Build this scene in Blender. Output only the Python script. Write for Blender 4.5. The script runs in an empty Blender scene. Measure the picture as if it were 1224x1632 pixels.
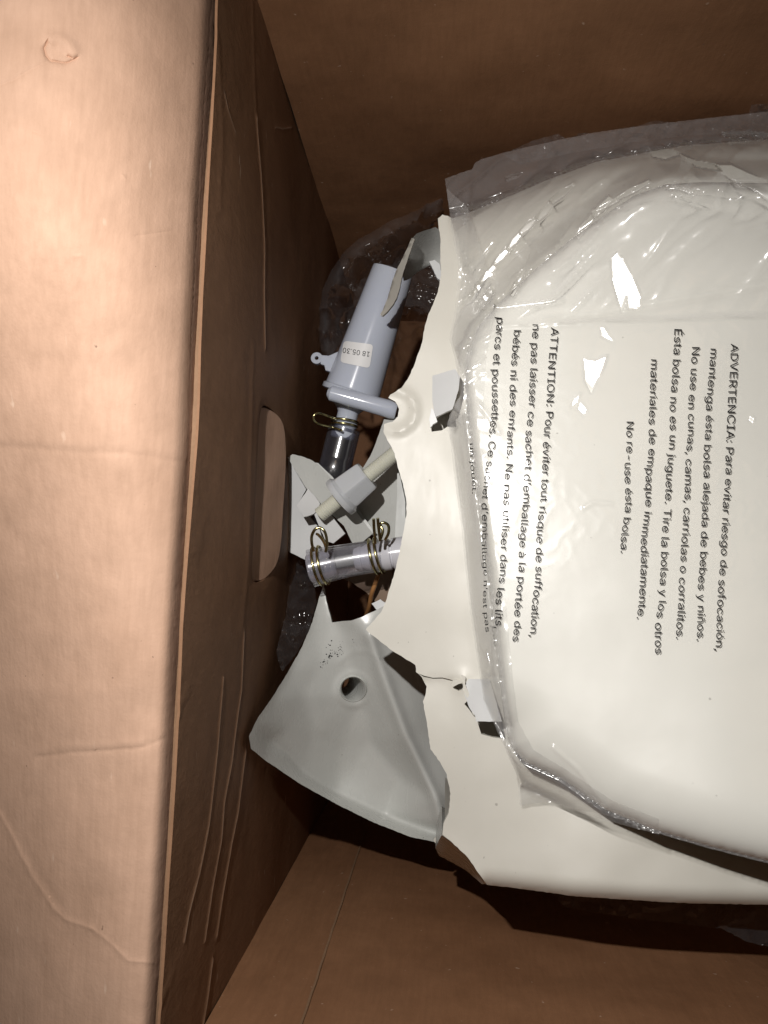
import bpy, math, random
import numpy as np
from mathutils import Vector, Matrix, noise
from mathutils.geometry import delaunay_2d_cdt

random.seed(7)
rng = np.random.RandomState(5)
S = bpy.context.scene
COL = S.collection

# ------------------------------------------------------------------ camera
F = 1300.0                      # focal length in photo pixels (photo 1224 x 1632)
CX, CY = 612.0, 816.0
CAM_Z = 0.70
Dv = Vector((96, 126, F)).normalized()                       # straight down, in camera axes
a_ = -0.037
b_ = -(96 * a_ + 126) / F
Uv = Vector((a_, 1, b_)).normalized()                        # world -Y
Xv = Uv.cross(Dv).normalized()                               # world +X
CAM = Vector((0, 0, CAM_Z))


def raydir(px, py):
    v = Vector(((px - CX) / F, (py - CY) / F, 1.0))
    w = Vector((v.dot(Xv), -v.dot(Uv), -v.dot(Dv)))
    return w / -w.z


def pt(px, py, d):
    """point seen at photo pixel px,py lying d metres below the lens"""
    return CAM + raydir(px, py) * d


def pix(p):
    """photo pixel of a world point"""
    q = Vector(p) - CAM
    c = Xv * q.x - Uv * q.y - Dv * q.z
    return (CX + F * c.x / c.z, CY + F * c.y / c.z)


cd = bpy.data.cameras.new("camera")
cam = bpy.data.objects.new("camera", cd)
COL.objects.link(cam)
cd.sensor_fit = 'VERTICAL'
cd.sensor_height = 24.0
cd.lens = F / 1632 * 24.0
cd.clip_start = 0.005
cd.clip_end = 20
right = Vector((Xv.x, -Uv.x, -Dv.x))
down = Vector((Xv.y, -Uv.y, -Dv.y))
fwd = Vector((Xv.z, -Uv.z, -Dv.z))
m = Matrix.Identity(4)
for i in range(3):
    m[i][0], m[i][1], m[i][2], m[i][3] = right[i], -down[i], -fwd[i], CAM[i]
cam.matrix_world = m
S.camera = cam

# ------------------------------------------------------------------ light
W = bpy.data.worlds.new("World")
S.world = W
W.use_nodes = True
bg = W.node_tree.nodes["Background"]
bg.inputs[0].default_value = (1.0, 0.72, 0.50, 1)
bg.inputs[1].default_value = 0.007

LPOS = Vector((-0.064, 0.098, CAM_Z + 0.0))
ld = bpy.data.lights.new("phone_flash", 'SPOT')
ld.spot_size = math.radians(132)
ld.spot_blend = 1.0
ld.energy = 5.1
ld.color = (1.0, 0.965, 0.93)
ld.shadow_soft_size = 0.0035
flash = bpy.data.objects.new("phone_flash", ld)
flash.location = LPOS
flash.rotation_euler = (Vector((-.01, -.05, .30)) - LPOS).to_track_quat('-Z', 'Y').to_euler()
COL.objects.link(flash)

rd = bpy.data.lights.new("room_lamp", 'AREA')
rd.energy = 0.4
rd.color = (1.0, 0.70, 0.45)
rd.shape = 'DISK'
rd.size = 0.5
room = bpy.data.objects.new("room_lamp", rd)
room.location = (0.25, 0.75, 2.3)
room.rotation_euler = (Vector((0, 0, .3)) - Vector(room.location)).to_track_quat('-Z', 'Y').to_euler()
COL.objects.link(room)

S.view_settings.view_transform = 'Standard'
S.view_settings.look = 'None'
S.view_settings.exposure = 0.0
S.view_settings.gamma = 1.0
S.cycles.transparent_max_bounces = 24

# ------------------------------------------------------------------ materials


def nodes(name):
    mt = bpy.data.materials.new(name)
    mt.use_nodes = True
    nt = mt.node_tree
    return mt, nt, nt.nodes["Principled BSDF"]


def N(nt, t, **kw):
    n = nt.nodes.new(t)
    for k, v in kw.items():
        if k.startswith('i_'):
            n.inputs[k[2:].replace('_', ' ')].default_value = v
        else:
            setattr(n, k, v)
    return n


def ramp(nt, src, stops):
    r = nt.nodes.new('ShaderNodeValToRGB')
    e = r.color_ramp.elements
    while len(e) < len(stops):
        e.new(0.5)
    for el, (p, c) in zip(e, stops):
        el.position = p
        el.color = c if len(c) == 4 else (*c, 1)
    nt.links.new(src, r.inputs[0])
    return r.outputs[0]


def mixc(nt, a, b, fac, mode='MIX'):
    mx = nt.nodes.new('ShaderNodeMix')
    mx.data_type = 'RGBA'
    mx.blend_type = mode
    for s, v in ((0, fac), (6, a), (7, b)):
        if hasattr(v, 'links') or isinstance(v, bpy.types.NodeSocket):
            nt.links.new(v, mx.inputs[s])
        else:
            mx.inputs[s].default_value = v if s == 0 else (*v, 1)
    return mx.outputs[2]


def tex(nt, scale, stretch=(1, 1, 1), detail=4, rough=.55, rot=(0, 0, 0)):
    tc = nt.nodes.new('ShaderNodeTexCoord')
    mp = nt.nodes.new('ShaderNodeMapping')
    mp.inputs['Scale'].default_value = stretch
    mp.inputs['Rotation'].default_value = rot
    nt.links.new(tc.outputs['Object'], mp.inputs[0])
    n = N(nt, 'ShaderNodeTexNoise')
    n.inputs['Scale'].default_value = scale
    n.inputs['Detail'].default_value = detail
    n.inputs['Roughness'].default_value = rough
    nt.links.new(mp.outputs[0], n.inputs['Vector'])
    return n.outputs[0]


def bump(nt, bs, h, strength, dist, prev=None):
    b = nt.nodes.new('ShaderNodeBump')
    b.inputs['Strength'].default_value = strength
    b.inputs['Distance'].default_value = dist
    nt.links.new(h, b.inputs['Height'])
    if prev:
        nt.links.new(prev, b.inputs['Normal'])
    nt.links.new(b.outputs[0], bs.inputs['Normal'])
    return b.outputs[0]


def cardboard(name, c1, c2, fib=(1, .12, 1), scuff=False):
    mt, nt, bs = nodes(name)
    big = tex(nt, 9, (1, 1, 1), 5, .6)
    mid = tex(nt, 60, (1, 1, 1), 5, .6)
    fibre = tex(nt, 520, fib, 3, .6)
    c = mixc(nt, c1, c2, ramp(nt, big, [(.36, (0, 0, 0)), (.64, (1, 1, 1))]))
    c = mixc(nt, c, ramp(nt, mid, [(.25, (.80, .78, .76)), (.7, (1.06, 1.05, 1.05))]), .65, 'MULTIPLY')
    c = mixc(nt, c, ramp(nt, fibre, [(.3, (.84, .82, .80)), (.65, (1.05, 1.05, 1.05))]), .42, 'MULTIPLY')
    # scattered dark flecks and pale fibres in the kraft paper
    sp = tex(nt, 330, (1, 1, 1), 2, .5)
    c = mixc(nt, c, (.16, .10, .07), ramp(nt, sp, [(.765, (0, 0, 0)), (.80, (.7, .7, .7))]))
    sp2 = tex(nt, 260, (1, .3, 1), 2, .5, (0, 0, 1))
    c = mixc(nt, c, (.75, .58, .45), ramp(nt, sp2, [(.73, (0, 0, 0)), (.80, (.45, .45, .45))]))
    if scuff:
        at = N(nt, 'ShaderNodeAttribute', attribute_name='scuff')
        c = mixc(nt, c, (.78, .62, .50), at.outputs['Fac'])
    nt.links.new(c, bs.inputs['Base Color'])
    bs.inputs['Roughness'].default_value = .62
    bs.inputs['Specular IOR Level'].default_value = .12
    p = bump(nt, bs, mid, .22, .0008)
    fl = tex(nt, 150, tuple(.02 if k < .5 else 1 for k in fib), 1, .3)
    p = bump(nt, bs, fl, .07, .0008, p)
    sc_ = tex(nt, 24, (1, 1, 1), 6, .75)
    p = bump(nt, bs, sc_, .25, .002, p)
    p = bump(nt, bs, fibre, .25, .0003, p)
    return mt


M = {}
M['flap'] = cardboard('kraft_cardboard_flap', (.565, .372, .268), (.515, .332, .234), (1, .10, 1))  # lit copy of the box board, paler than the inner walls
M['card'] = cardboard('kraft_cardboard', (.280, .145, .076), (.245, .123, .063), (1, 1, .12))  # same board as the flap, with the inner walls' shade put into its colour
M['card_scuffed'] = cardboard('kraft_cardboard_scuffed', (.285, .16, .094), (.25, .14, .08), (1, 1, .3), True)  # the shade-darkened board again, with worn creases
M['card_raw'] = cardboard('kraft_cardboard_edge', (.30, .185, .112), (.24, .145, .085), (1, 1, 1))


def plastic(name, col, rough=.32, mott=.04, spec=.5, sub=0.0, bumps=.12):
    mt, nt, bs = nodes(name)
    n = tex(nt, 35, (1, 1, 1), 4, .6)
    d = tuple(max(0, x - mott) for x in col)
    c = mixc(nt, d, col, ramp(nt, n, [(.3, (0, 0, 0)), (.7, (1, 1, 1))]))
    sp = tex(nt, 420, (1, 1, 1), 1, .4)
    c = mixc(nt, c, (.22, .2, .17), ramp(nt, sp, [(.79, (0, 0, 0)), (.82, (.5, .5, .5))]))
    nt.links.new(c, bs.inputs['Base Color'])
    rn = tex(nt, 120, (1, .3, 1), 4, .7)
    rr = N(nt, 'ShaderNodeMapRange')
    rr.inputs[3].default_value = rough * .75
    rr.inputs[4].default_value = rough * 1.3
    nt.links.new(rn, rr.inputs[0])
    nt.links.new(rr.outputs[0], bs.inputs['Roughness'])
    bs.inputs['Specular IOR Level'].default_value = spec
    if sub:
        bs.inputs['Subsurface Weight'].default_value = sub
        bs.inputs['Subsurface Radius'].default_value = (.004, .004, .005)
        bs.inputs['Subsurface Scale'].default_value = 1
    bump(nt, bs, tex(nt, 55, (1, 1, 1), 3, .5), bumps, .0010)
    return mt


M['cream'] = plastic('cream_plastic', (.675, .655, .59), .42)
M['lid'] = plastic('white_lid_plastic', (.80, .79, .735), .5, .03, .4, 0, .03)
M['tab'] = plastic('pale_grey_plastic', (.66, .67, .67), .35)
M['shell'] = plastic('grey_white_plastic', (.585, .595, .57), .27, .05)
M['inner'] = plastic('grey_inner_plastic', (.40, .41, .39), .4, .03)
M['tube'] = plastic('bluish_white_plastic', (.53, .57, .66), .13, .02, .8, .25, .03)
M['nut'] = plastic('milky_nylon', (.52, .54, .56), .16, .02, .8, .2, .03)
M['rod'] = plastic('yellowish_nylon', (.60, .60, .51), .32, .03, .5, .2)
M['paper'] = plastic('sticker_paper', (.80, .80, .80), .5, .01, .3)


def simple(name, col, rough=.5, metal=0, spec=.5):
    mt, nt, bs = nodes(name)
    n = tex(nt, 300, (1, 1, 1), 3, .5)
    c = mixc(nt, tuple(x * .8 for x in col), col, n)
    nt.links.new(c, bs.inputs['Base Color'])
    bs.inputs['Roughness'].default_value = rough
    bs.inputs['Metallic'].default_value = metal
    bs.inputs['Specular IOR Level'].default_value = spec
    return mt


M['ink'] = simple('black_print', (.012, .012, .014), .6, 0, .2)
M['brass'] = simple('yellow_zinc_wire', (.62, .56, .30), .24, 1)
M['orange'] = simple('orange_wire_jacket', (.46, .22, .08), .4)


def film_mat(name, haze=.05, gloss=1.0, tint=(.97, .97, .98), rough=.10, hazecol=(.85, .85, .88), bscale=150, bstr=.25):
    mt = bpy.data.materials.new(name)
    mt.use_nodes = True
    nt = mt.node_tree
    nt.nodes.clear()
    out = N(nt, 'ShaderNodeOutputMaterial')
    tr = N(nt, 'ShaderNodeBsdfTransparent')
    tr.inputs[0].default_value = (*tint, 1)
    df = N(nt, 'ShaderNodeBsdfDiffuse')
    df.inputs[0].default_value = (*hazecol, 1)
    gl = N(nt, 'ShaderNodeBsdfGlossy')
    gl.inputs['Color'].default_value = (1, 1, 1, 1)
    gl.inputs['Roughness'].default_value = rough
    bp = N(nt, 'ShaderNodeBump')
    bp.inputs['Strength'].default_value = bstr
    bp.inputs['Distance'].default_value = .0012
    nt.links.new(tex(nt, bscale, (1, 1, 1), 3, .5), bp.inputs['Height'])
    nt.links.new(bp.outputs[0], gl.inputs['Normal'])
    lw = N(nt, 'ShaderNodeLayerWeight')
    lw.inputs['Blend'].default_value = .5
    nt.links.new(bp.outputs[0], lw.inputs['Normal'])
    # haze grows where the film turns edge-on
    hz = N(nt, 'ShaderNodeMapRange')
    nt.links.new(lw.outputs['Facing'], hz.inputs[0])
    hz.inputs[1].default_value = .0
    hz.inputs[2].default_value = 1.0
    hz.inputs[3].default_value = haze
    hz.inputs[4].default_value = min(1, haze * 3.2 + .06)
    m1 = N(nt, 'ShaderNodeMixShader')
    nt.links.new(hz.outputs[0], m1.inputs[0])
    nt.links.new(tr.outputs[0], m1.inputs[1])
    nt.links.new(df.outputs[0], m1.inputs[2])
    pw = N(nt, 'ShaderNodeMath', operation='POWER')
    nt.links.new(lw.outputs['Facing'], pw.inputs[0])
    pw.inputs[1].default_value = 4.5
    fr = N(nt, 'ShaderNodeMapRange')
    nt.links.new(pw.outputs[0], fr.inputs[0])
    fr.inputs[3].default_value = .055 * gloss
    fr.inputs[4].default_value = .9
    g2 = N(nt, 'ShaderNodeBsdfGlossy')
    g2.inputs['Roughness'].default_value = .34
    nt.links.new(bp.outputs[0], g2.inputs['Normal'])
    gm = N(nt, 'ShaderNodeMixShader')
    gm.inputs[0].default_value = .32
    nt.links.new(gl.outputs[0], gm.inputs[1])
    nt.links.new(g2.outputs[0], gm.inputs[2])
    m2 = N(nt, 'ShaderNodeMixShader')
    nt.links.new(fr.outputs[0], m2.inputs[0])
    nt.links.new(m1.outputs[0], m2.inputs[1])
    nt.links.new(gm.outputs[0], m2.inputs[2])
    nt.links.new(m2.outputs[0], out.inputs[0])
    return mt


M['film'] = film_mat('clear_bag_film', .068, 1.0, (.985, .985, .98), .15, (.85, .85, .86), 40, .012)
M['film_grey'] = film_mat('clear_inner_bag_film', .034, 1.0, (.95, .95, .955), .10, (.62, .63, .66), 60, .05)
M['film_dark'] = film_mat('thin_clear_film', .006, 1.0, (.96, .96, .96), .10, (.6, .62, .66), 60, .05)
M['hose'] = film_mat('clear_hose_vinyl', .05, 1.5, (.94, .94, .96), .09, (.66, .66, .72), 60, .05)
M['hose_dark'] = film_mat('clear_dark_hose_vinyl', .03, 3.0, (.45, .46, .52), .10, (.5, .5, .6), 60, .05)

# ------------------------------------------------------------------ scene tools


def thing(name, label, cat, loc, group=None):
    o = bpy.data.objects.new(name, None)
    o.empty_display_size = .02
    o.location = loc
    o['label'] = label
    o['category'] = cat
    if group:
        o['group'] = group
    COL.objects.link(o)
    return o


def link(name, verts, faces, mat, parent=None, smooth=True, angle=38, props=None):
    me = bpy.data.meshes.new(name)
    off = parent_world(parent) if parent else Vector((0, 0, 0))
    if parent is None:
        base = sum((Vector(v) for v in verts), Vector()) / max(1, len(verts))
        off = base
    me.from_pydata([tuple(Vector(v) - off) for v in verts], [], faces)
    me.update()
    o = bpy.data.objects.new(name, me)
    COL.objects.link(o)
    if parent:
        o.parent = parent
        if parent.type == 'MESH':
            o.location = (0, 0, 0)
    else:
        o.location = off
    me.materials.append(mat)
    if smooth:
        me.shade_smooth()
        me.set_sharp_from_angle(angle=math.radians(angle))
    if props:
        for k, v in props.items():
            o[k] = v
    return o


def parent_world(p):
    v = Vector((0, 0, 0))
    while p is not None:
        v += Vector(p.location)
        p = p.parent
    return v


def sst(x):
    x = np.clip(x, 0, 1)
    return x * x * (3 - 2 * x)


def inpoly(P, poly):
    P = np.asarray(P, float)
    x, y = P[:, 0], P[:, 1]
    ins = np.zeros(len(P), bool)
    n = len(poly)
    for i in range(n):
        x1, y1 = poly[i]
        x2, y2 = poly[(i + 1) % n]
        if y1 == y2:
            continue
        c = ((y1 > y) != (y2 > y)) & (x < (x2 - x1) * (y - y1) / (y2 - y1) + x1)
        ins ^= c
    return ins


def dist_line(P, line, closed=False):
    P = np.asarray(P, float)
    L = [np.array(q, float) for q in line]
    if closed:
        L = L + [L[0]]
    best = np.full(len(P), 1e9)
    for a, b in zip(L[:-1], L[1:]):
        ab = b - a
        t = np.clip(((P - a) @ ab) / max(1e-9, ab @ ab), 0, 1)
        best = np.minimum(best, np.linalg.norm(P - (a + t[:, None] * ab), axis=1))
    return best


def tps(ctrl):
    """smooth surface through (px, py, value) control points"""
    C = np.array(ctrl, float)
    X, v = C[:, :2] / 500.0, C[:, 2]
    n = len(C)

    def U(r2):
        return np.where(r2 > 1e-12, .5 * r2 * np.log(np.maximum(r2, 1e-12)), 0)
    K = U(((X[:, None] - X[None]) ** 2).sum(-1)) + np.eye(n) * 1e-3
    Pm = np.hstack([np.ones((n, 1)), X])
    A = np.zeros((n + 3, n + 3))
    A[:n, :n], A[:n, n:], A[n:, :n] = K, Pm, Pm.T
    w = np.linalg.solve(A, np.concatenate([v, np.zeros(3)]))

    def f(P):
        P = np.asarray(P, float) / 500.0
        return U(((P[:, None] - X[None]) ** 2).sum(-1)) @ w[:n] + w[n] + P @ w[n + 1:]
    return f


def nz(P, s, seed=0.0, octv=3):
    return np.array([noise.fractal(Vector((p[0] * s, p[1] * s, seed)), .9, 2.0, octv) for p in np.asarray(P)])


def resample(poly, step, jag=0, closed=True, seed=0):
    out = []
    n = len(poly)
    r = random.Random(seed + n)
    for i in range(n if closed else n - 1):
        a, b = np.array(poly[i], float), np.array(poly[(i + 1) % n], float)
        L = np.linalg.norm(b - a)
        k = max(1, int(round(L / step)))
        nrm = np.array([-(b - a)[1], (b - a)[0]]) / max(L, 1e-6)
        for j in range(k):
            q = a + (b - a) * j / k
            if jag and j:
                q = q + nrm * r.uniform(-jag, jag)
            out.append(tuple(q))
    if not closed:
        out.append(tuple(poly[-1]))
    return out


def smooth_poly(poly, it=1):
    for _ in range(it):
        o = []
        n = len(poly)
        for i in range(n):
            a, b = np.array(poly[i], float), np.array(poly[(i + 1) % n], float)
            o += [tuple(a * .75 + b * .25), tuple(a * .25 + b * .75)]
        poly = o
    return poly


def triangulate(poly, holes, step, lines=(), dense=()):
    V = [tuple(p) for p in poly]
    E = [(i, (i + 1) % len(poly)) for i in range(len(poly))]
    for h in holes:
        s = len(V)
        V += [tuple(p) for p in h]
        E += [(s + i, s + (i + 1) % len(h)) for i in range(len(h))]
    A = np.array(poly)
    x0, y0 = A.min(0)
    x1, y1 = A.max(0)
    gx, gy = np.meshgrid(np.arange(x0, x1, step), np.arange(y0, y1, step))
    gx = gx + (np.arange(gx.shape[0])[:, None] % 2) * step * .5
    G = np.stack([gx.ravel(), gy.ravel()], 1)
    keep = inpoly(G, poly)
    G = G[keep]
    keep = dist_line(G, poly, True) > step * .45
    for h in holes:
        keep &= ~inpoly(G, h)
        keep &= dist_line(G, h, True) > step * .45
    for ln, w in lines:
        lo, hi = np.min(ln, 0) - 3 * w, np.max(ln, 0) + 3 * w
        k = ((G > lo) & (G < hi)).all(1)
        kk = np.where(k)[0]
        keep[kk[dist_line(G[kk], ln) < w * 1.9]] = False
        L_ = np.array(ln, float)
        T_ = np.gradient(L_, axis=0)
        T_ /= np.linalg.norm(T_, axis=1)[:, None] + 1e-9
        N_ = np.stack([-T_[:, 1], T_[:, 0]], 1)
        for o_ in (-1.5, -.7, 0, .7, 1.5):
            Q = L_ + N_ * o_ * w
            ok_ = inpoly(Q, poly) & (dist_line(Q, poly, True) > .3 * w)
            for h in holes:
                ok_ &= ~inpoly(Q, h) & (dist_line(Q, h, True) > .3 * w)
            prev_ = None
            for q, f_ in zip(Q, ok_):
                if f_:
                    V.append(tuple(q))
                    if prev_ is not None:
                        E.append((prev_, len(V) - 1))
                    prev_ = len(V) - 1
                else:
                    prev_ = None
    G = G[keep]
    if dense:
        add_ = []
        for fc_ in dense:
            A_ = np.array(fc_)
            m0, m1 = A_.min(0) - 3, A_.max(0) + 3
            gx, gy = np.meshgrid(np.arange(m0[0], m1[0], 1.5), np.arange(m0[1], m1[1], 1.5))
            Q = np.stack([gx.ravel(), gy.ravel()], 1)
            Q = Q[(inpoly(Q, fc_) | (dist_line(Q, fc_, True) < 3.2)) & inpoly(Q, poly)]
            if len(Q):
                Q = Q[dist_line(Q, poly, True) > 1.5]
            add_.append(Q)
            G = G[~(inpoly(G, fc_) | (dist_line(G, fc_, True) < 3.6))]
        G = np.concatenate([G] + add_)
        key = np.unique(np.round(G / 1.0).astype(int), axis=0, return_index=True)[1]
        G = G[key]
    V += [tuple(p) for p in G]
    r = delaunay_2d_cdt([Vector(v) for v in V], E, [], 0, 1e-5)
    v2 = np.array([(v.x, v.y) for v in r[0]])
    tri = [f for f in r[2]]
    cen = np.array([v2[list(f)].mean(0) for f in tri])
    ok = inpoly(cen, poly)
    for h in holes:
        ok &= ~inpoly(cen, h)
    tri = [f for f, k in zip(tri, ok) if k]
    return v2, tri


def slab(name, poly, dfun, thick, mat, parent, step=8, holes=(), jag=0, sm=0, angle=38, thin=False, props=None, lines=(), dense=()):
    """solid sheet: outline in photo pixels, top surface at depth dfun(P), thickness downward"""
    if sm:
        poly = smooth_poly(poly, sm)
    poly = resample(poly, step, jag)
    v2, tri = triangulate(poly, holes, step, lines, dense)
    if callable(dfun):
        d = dfun(v2)
    else:
        d = np.full(len(v2), float(dfun))
    top = [pt(p[0], p[1], dd) for p, dd in zip(v2, d)]
    # face up
    a, b, c = (top[i] for i in tri[0])
    if (b - a).cross(c - a).z < 0:
        tri = [tuple(reversed(f)) for f in tri]
    if thin:
        return link(name, top, tri, mat, parent, True, angle, props)
    n = len(top)
    bot = [p - Vector((0, 0, thick)) for p in top]
    faces = list(tri) + [tuple(n + i for i in reversed(f)) for f in tri]
    cnt = {}
    for f in tri:
        for i in range(len(f)):
            e = (f[i], f[(i + 1) % len(f)])
            cnt[e] = 1
    for e in list(cnt):
        if (e[1], e[0]) not in cnt:
            faces.append((e[1], e[0], n + e[0], n + e[1]))
    return link(name, top + bot, faces, mat, parent, True, angle, props)


def frame(ax, ref=Vector((0, 0, 1))):
    ax = ax.normalized()
    u = ref.cross(ax)
    if u.length < 1e-4:
        u = Vector((1, 0, 0)).cross(ax)
    u.normalize()
    return u, ax.cross(u).normalized()


def lathe(name, A, B, prof, mat, parent, seg=48, cap=True, angle=35, hexa=None):
    """prof: (t, radius) t in 0..1 along A->B"""
    ax = B - A
    u, v = frame(ax)
    verts, faces = [], []
    for (t, r) in prof:
        c = A + ax * t
        for k in range(seg):
            an = 2 * math.pi * k / seg
            verts.append(c + (u * math.cos(an) + v * math.sin(an)) * r)
    for i in range(len(prof) - 1):
        for k in range(seg):
            k2 = (k + 1) % seg
            faces.append((i * seg + k, i * seg + k2, (i + 1) * seg + k2, (i + 1) * seg + k))
    if cap:
        faces.append(tuple(reversed(range(seg))))
        faces.append(tuple((len(prof) - 1) * seg + k for k in range(seg)))
    return link(name, verts, faces, mat, parent, True, angle)


def tube_mesh(path, r, seg=10, cap=True):
    verts, faces = [], []
    n = len(path)
    u = None
    for i, p in enumerate(path):
        t = (path[min(i + 1, n - 1)] - path[max(i - 1, 0)]).normalized()
        if u is None:
            u, v = frame(t)
        else:
            u = (u - t * u.dot(t)).normalized()
            v = t.cross(u)
        rr = r[i] if isinstance(r, (list, tuple)) else r
        for k in range(seg):
            an = 2 * math.pi * k / seg
            verts.append(p + (u * math.cos(an) + v * math.sin(an)) * rr)
    for i in range(n - 1):
        for k in range(seg):
            k2 = (k + 1) % seg
            faces.append((i * seg + k, i * seg + k2, (i + 1) * seg + k2, (i + 1) * seg + k))
    if cap:
        faces.append(tuple(reversed(range(seg))))
        faces.append(tuple((n - 1) * seg + k for k in range(seg)))
    return verts, faces


def spline(pts, sub=8):
    out = []
    P = [pts[0]] + list(pts) + [pts[-1]]
    for i in range(1, len(P) - 2):
        for j in range(sub):
            t = j / sub
            a, b, c, d = P[i - 1], P[i], P[i + 1], P[i + 2]
            out.append(.5 * ((2 * b) + (c - a) * t + (2 * a - 5 * b + 4 * c - d) * t * t + (3 * b - a - 3 * c + d) * t ** 3))
    out.append(pts[-1])
    return out


# ------------------------------------------------------------------ the cardboard box
XW = -0.0826                                          # inner face of the near side wall


def d_at_x(px, py, X):
    r = raydir(px, py)
    return X / r.x


dT = d_at_x(475, 205, XW)
YT = pt(475, 205, dT).y
dB = d_at_x(407, 1483, XW)
YB = pt(407, 1483, dB).y
XR = 0.40
print('box YT', YT, 'YB', YB, dT, dB, 'rim', d_at_x(320, 500, XW), d_at_x(275, 1200, XW))
ZR = CAM_Z - 0.262                                     # height of the rim
box = thing('cardboard_box', 'open brown cardboard shipping box with one flap folded outward', 'box', ((XW + XR) / 2, (YT + YB) / 2, 0))


def grid_wall(name, f, nu, nv, mat, parent, flip=False, hole=None, thick=None, tdir=None):
    verts, faces = [], []
    for j in range(nv + 1):
        for i in range(nu + 1):
            verts.append(f(i / nu, j / nv))
    for j in range(nv):
        for i in range(nu):
            q = (j * (nu + 1) + i, j * (nu + 1) + i + 1, (j + 1) * (nu + 1) + i + 1, (j + 1) * (nu + 1) + i)
            faces.append(tuple(reversed(q)) if flip else q)
    if thick:
        n = len(verts)
        verts += [v + tdir * thick for v in verts]
        faces += [tuple(n + k for k in reversed(q)) for q in faces]
        ring = [i for i in range(nu + 1)] + [(j) * (nu + 1) + nu for j in range(1, nv + 1)] + \
               [nv * (nu + 1) + i for i in range(nu - 1, -1, -1)] + [j * (nu + 1) for j in range(nv - 1, 0, -1)]
        for a, b in zip(ring, ring[1:] + ring[:1]):
            faces.append((b, a, n + a, n + b) if not flip else (a, b, n + b, n + a))
    return link(name, verts, faces, mat, parent, True, 50)


def ridge(P, lines):
    """raised or sunk creases: (polyline, width, height)"""
    z = np.zeros(len(P))
    for line, w, h in lines:
        lo = np.min(np.array(line), 0) - 4 * w
        hi = np.max(np.array(line), 0) + 4 * w
        mk = ((P > lo) & (P < hi)).all(1)
        if not mk.any():
            continue
        d = dist_line(P[mk], line)
        z[mk] += h * np.exp(-(d / w) ** 2)
    return z


def wob(line, amp, step=10, seed=1):
    q = resample(line, step, 0, False)
    r = random.Random(seed)
    o, v = [], 0
    for p in q:
        v = v * .7 + r.uniform(-amp, amp)
        o.append((p[0] + v, p[1] + v * .6))
    return o


# -- flap: laid out in photo pixels, solid, dented and creased
fold = [(346, -60), (343, 0), (338, 93), (329, 220), (324, 292), (319, 377), (309, 560), (303, 700), (284, 1000), (275, 1170), (266, 1329), (248, 1608), (243, 1700)]
fold = [tuple(p) for p in np.array(fold)]
fx = np.array(fold)


def fold_x(py):
    return np.interp(py, fx[:, 1], fx[:, 0])


def rim_depth(P):
    """depth of the plane z = ZR along fold"""
    return np.full(len(P), CAM_Z - ZR)


flap_lines = [
    (wob([(-10, 712), (60, 714), (120, 720), (200, 722), (300, 738)], .8, 12, 3), 4.5, -.0006),
    (wob([(-10, 700), (100, 706), (200, 710), (300, 722)], .8, 12, 4), 9, .0005),
    (wob([(60, 1206), (110, 1199), (180, 1196), (225, 1192), (262, 1178)], .9, 8, 5), 3.2, -.0007),
    (wob([(60, 1196), (110, 1189), (180, 1186), (225, 1182)], .9, 8, 6), 5, .0005),
    (wob([(-8, 1285), (18, 1330), (50, 1395), (85, 1448), (105, 1466), (146, 1480)], .8, 8, 7), 3.0, .0009),
    (wob([(2, 1285), (28, 1330), (60, 1390), (95, 1440)], .8, 8, 8), 5.0, -.0006),
    (wob([(146, 1480), (175, 1502), (205, 1532), (245, 1534)], .9, 8, 9), 2.6, .0006),
    (wob([(-10, 140), (20, 128), (60, 105), (75, 98)], .8, 7, 10), 2.4, -.0006),
    (wob([(76, 66), (70, 76), (73, 88), (80, 97), (104, 101), (122, 92)], .6, 4, 11), 2.0, -.0022),
    (wob([(80, 62), (95, 60), (112, 72), (118, 84)], .5, 5, 12), 7, .0026),
    ([(84, 84), (98, 90)], 9, -.0016),
    (wob([(108, 89), (114, 92)], .4, 3, 13), 1.6, -.0020),
    (wob([(150, 70), (170, 66), (200, 68)], .5, 6, 14), 2.2, .0004),
    (wob([(215, 376), (245, 372), (270, 368)], .4, 6, 15), 1.8, -.0004),
    ([(52, 208), (59, 211)], 2.6, -.0008),
    ([(195, 279), (200, 284)], 1.8, .0006),
    ([(119, 408), (129, 408)], 2.6, .0004),
    (wob([(-10, 1098), (120, 1104), (260, 1094)], .7, 12, 16), 10, .0005),
    (wob([(-10, 1010), (140, 1004), (270, 1008)], .7, 12, 17), 12, .0004),
    (wob([(-10, 560), (150, 552), (300, 566)], .7, 12, 18), 14, .0003),
    (wob([(-10, 1370), (140, 1376), (255, 1368)], .7, 12, 19), 12, .0004),
    (wob([(30, 330), (120, 320), (220, 330)], .7, 12, 20), 14, .0004),
]


def flap_depth(P):
    s = np.clip((fold_x(P[:, 1]) - P[:, 0]) / 330.0, 0, 2)      # 0 at the fold, 1 far left
    py = np.clip(P[:, 1], -60, 1700)
    d = .258 - .050 * (1 - np.exp(-s / .42)) + np.minimum(s, 1.2) * (.112 * 0.12 * (np.logaddexp(0, (py - 380) / 120) - np.logaddexp(0, (py - 1120) / 120)) + .030 * 0.12 * np.logaddexp(0, (py - 1120) / 120) - .012 * 0.12 * np.logaddexp(0, (400 - py) / 120))
    # round over into the fold
    e = np.clip(1 - (fold_x(P[:, 1]) - P[:, 0]) / 24.0, 0, 1)
    d = d + .0062 * e ** 2
    z = ridge(P, [(l, w * 1.2, h * .30) for l, w, h in flap_lines])
    und = nz(P, .006, 3.0, 2) * .0009 + nz(P, .022, 8.0, 3) * .00016
    return d - z - und


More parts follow.
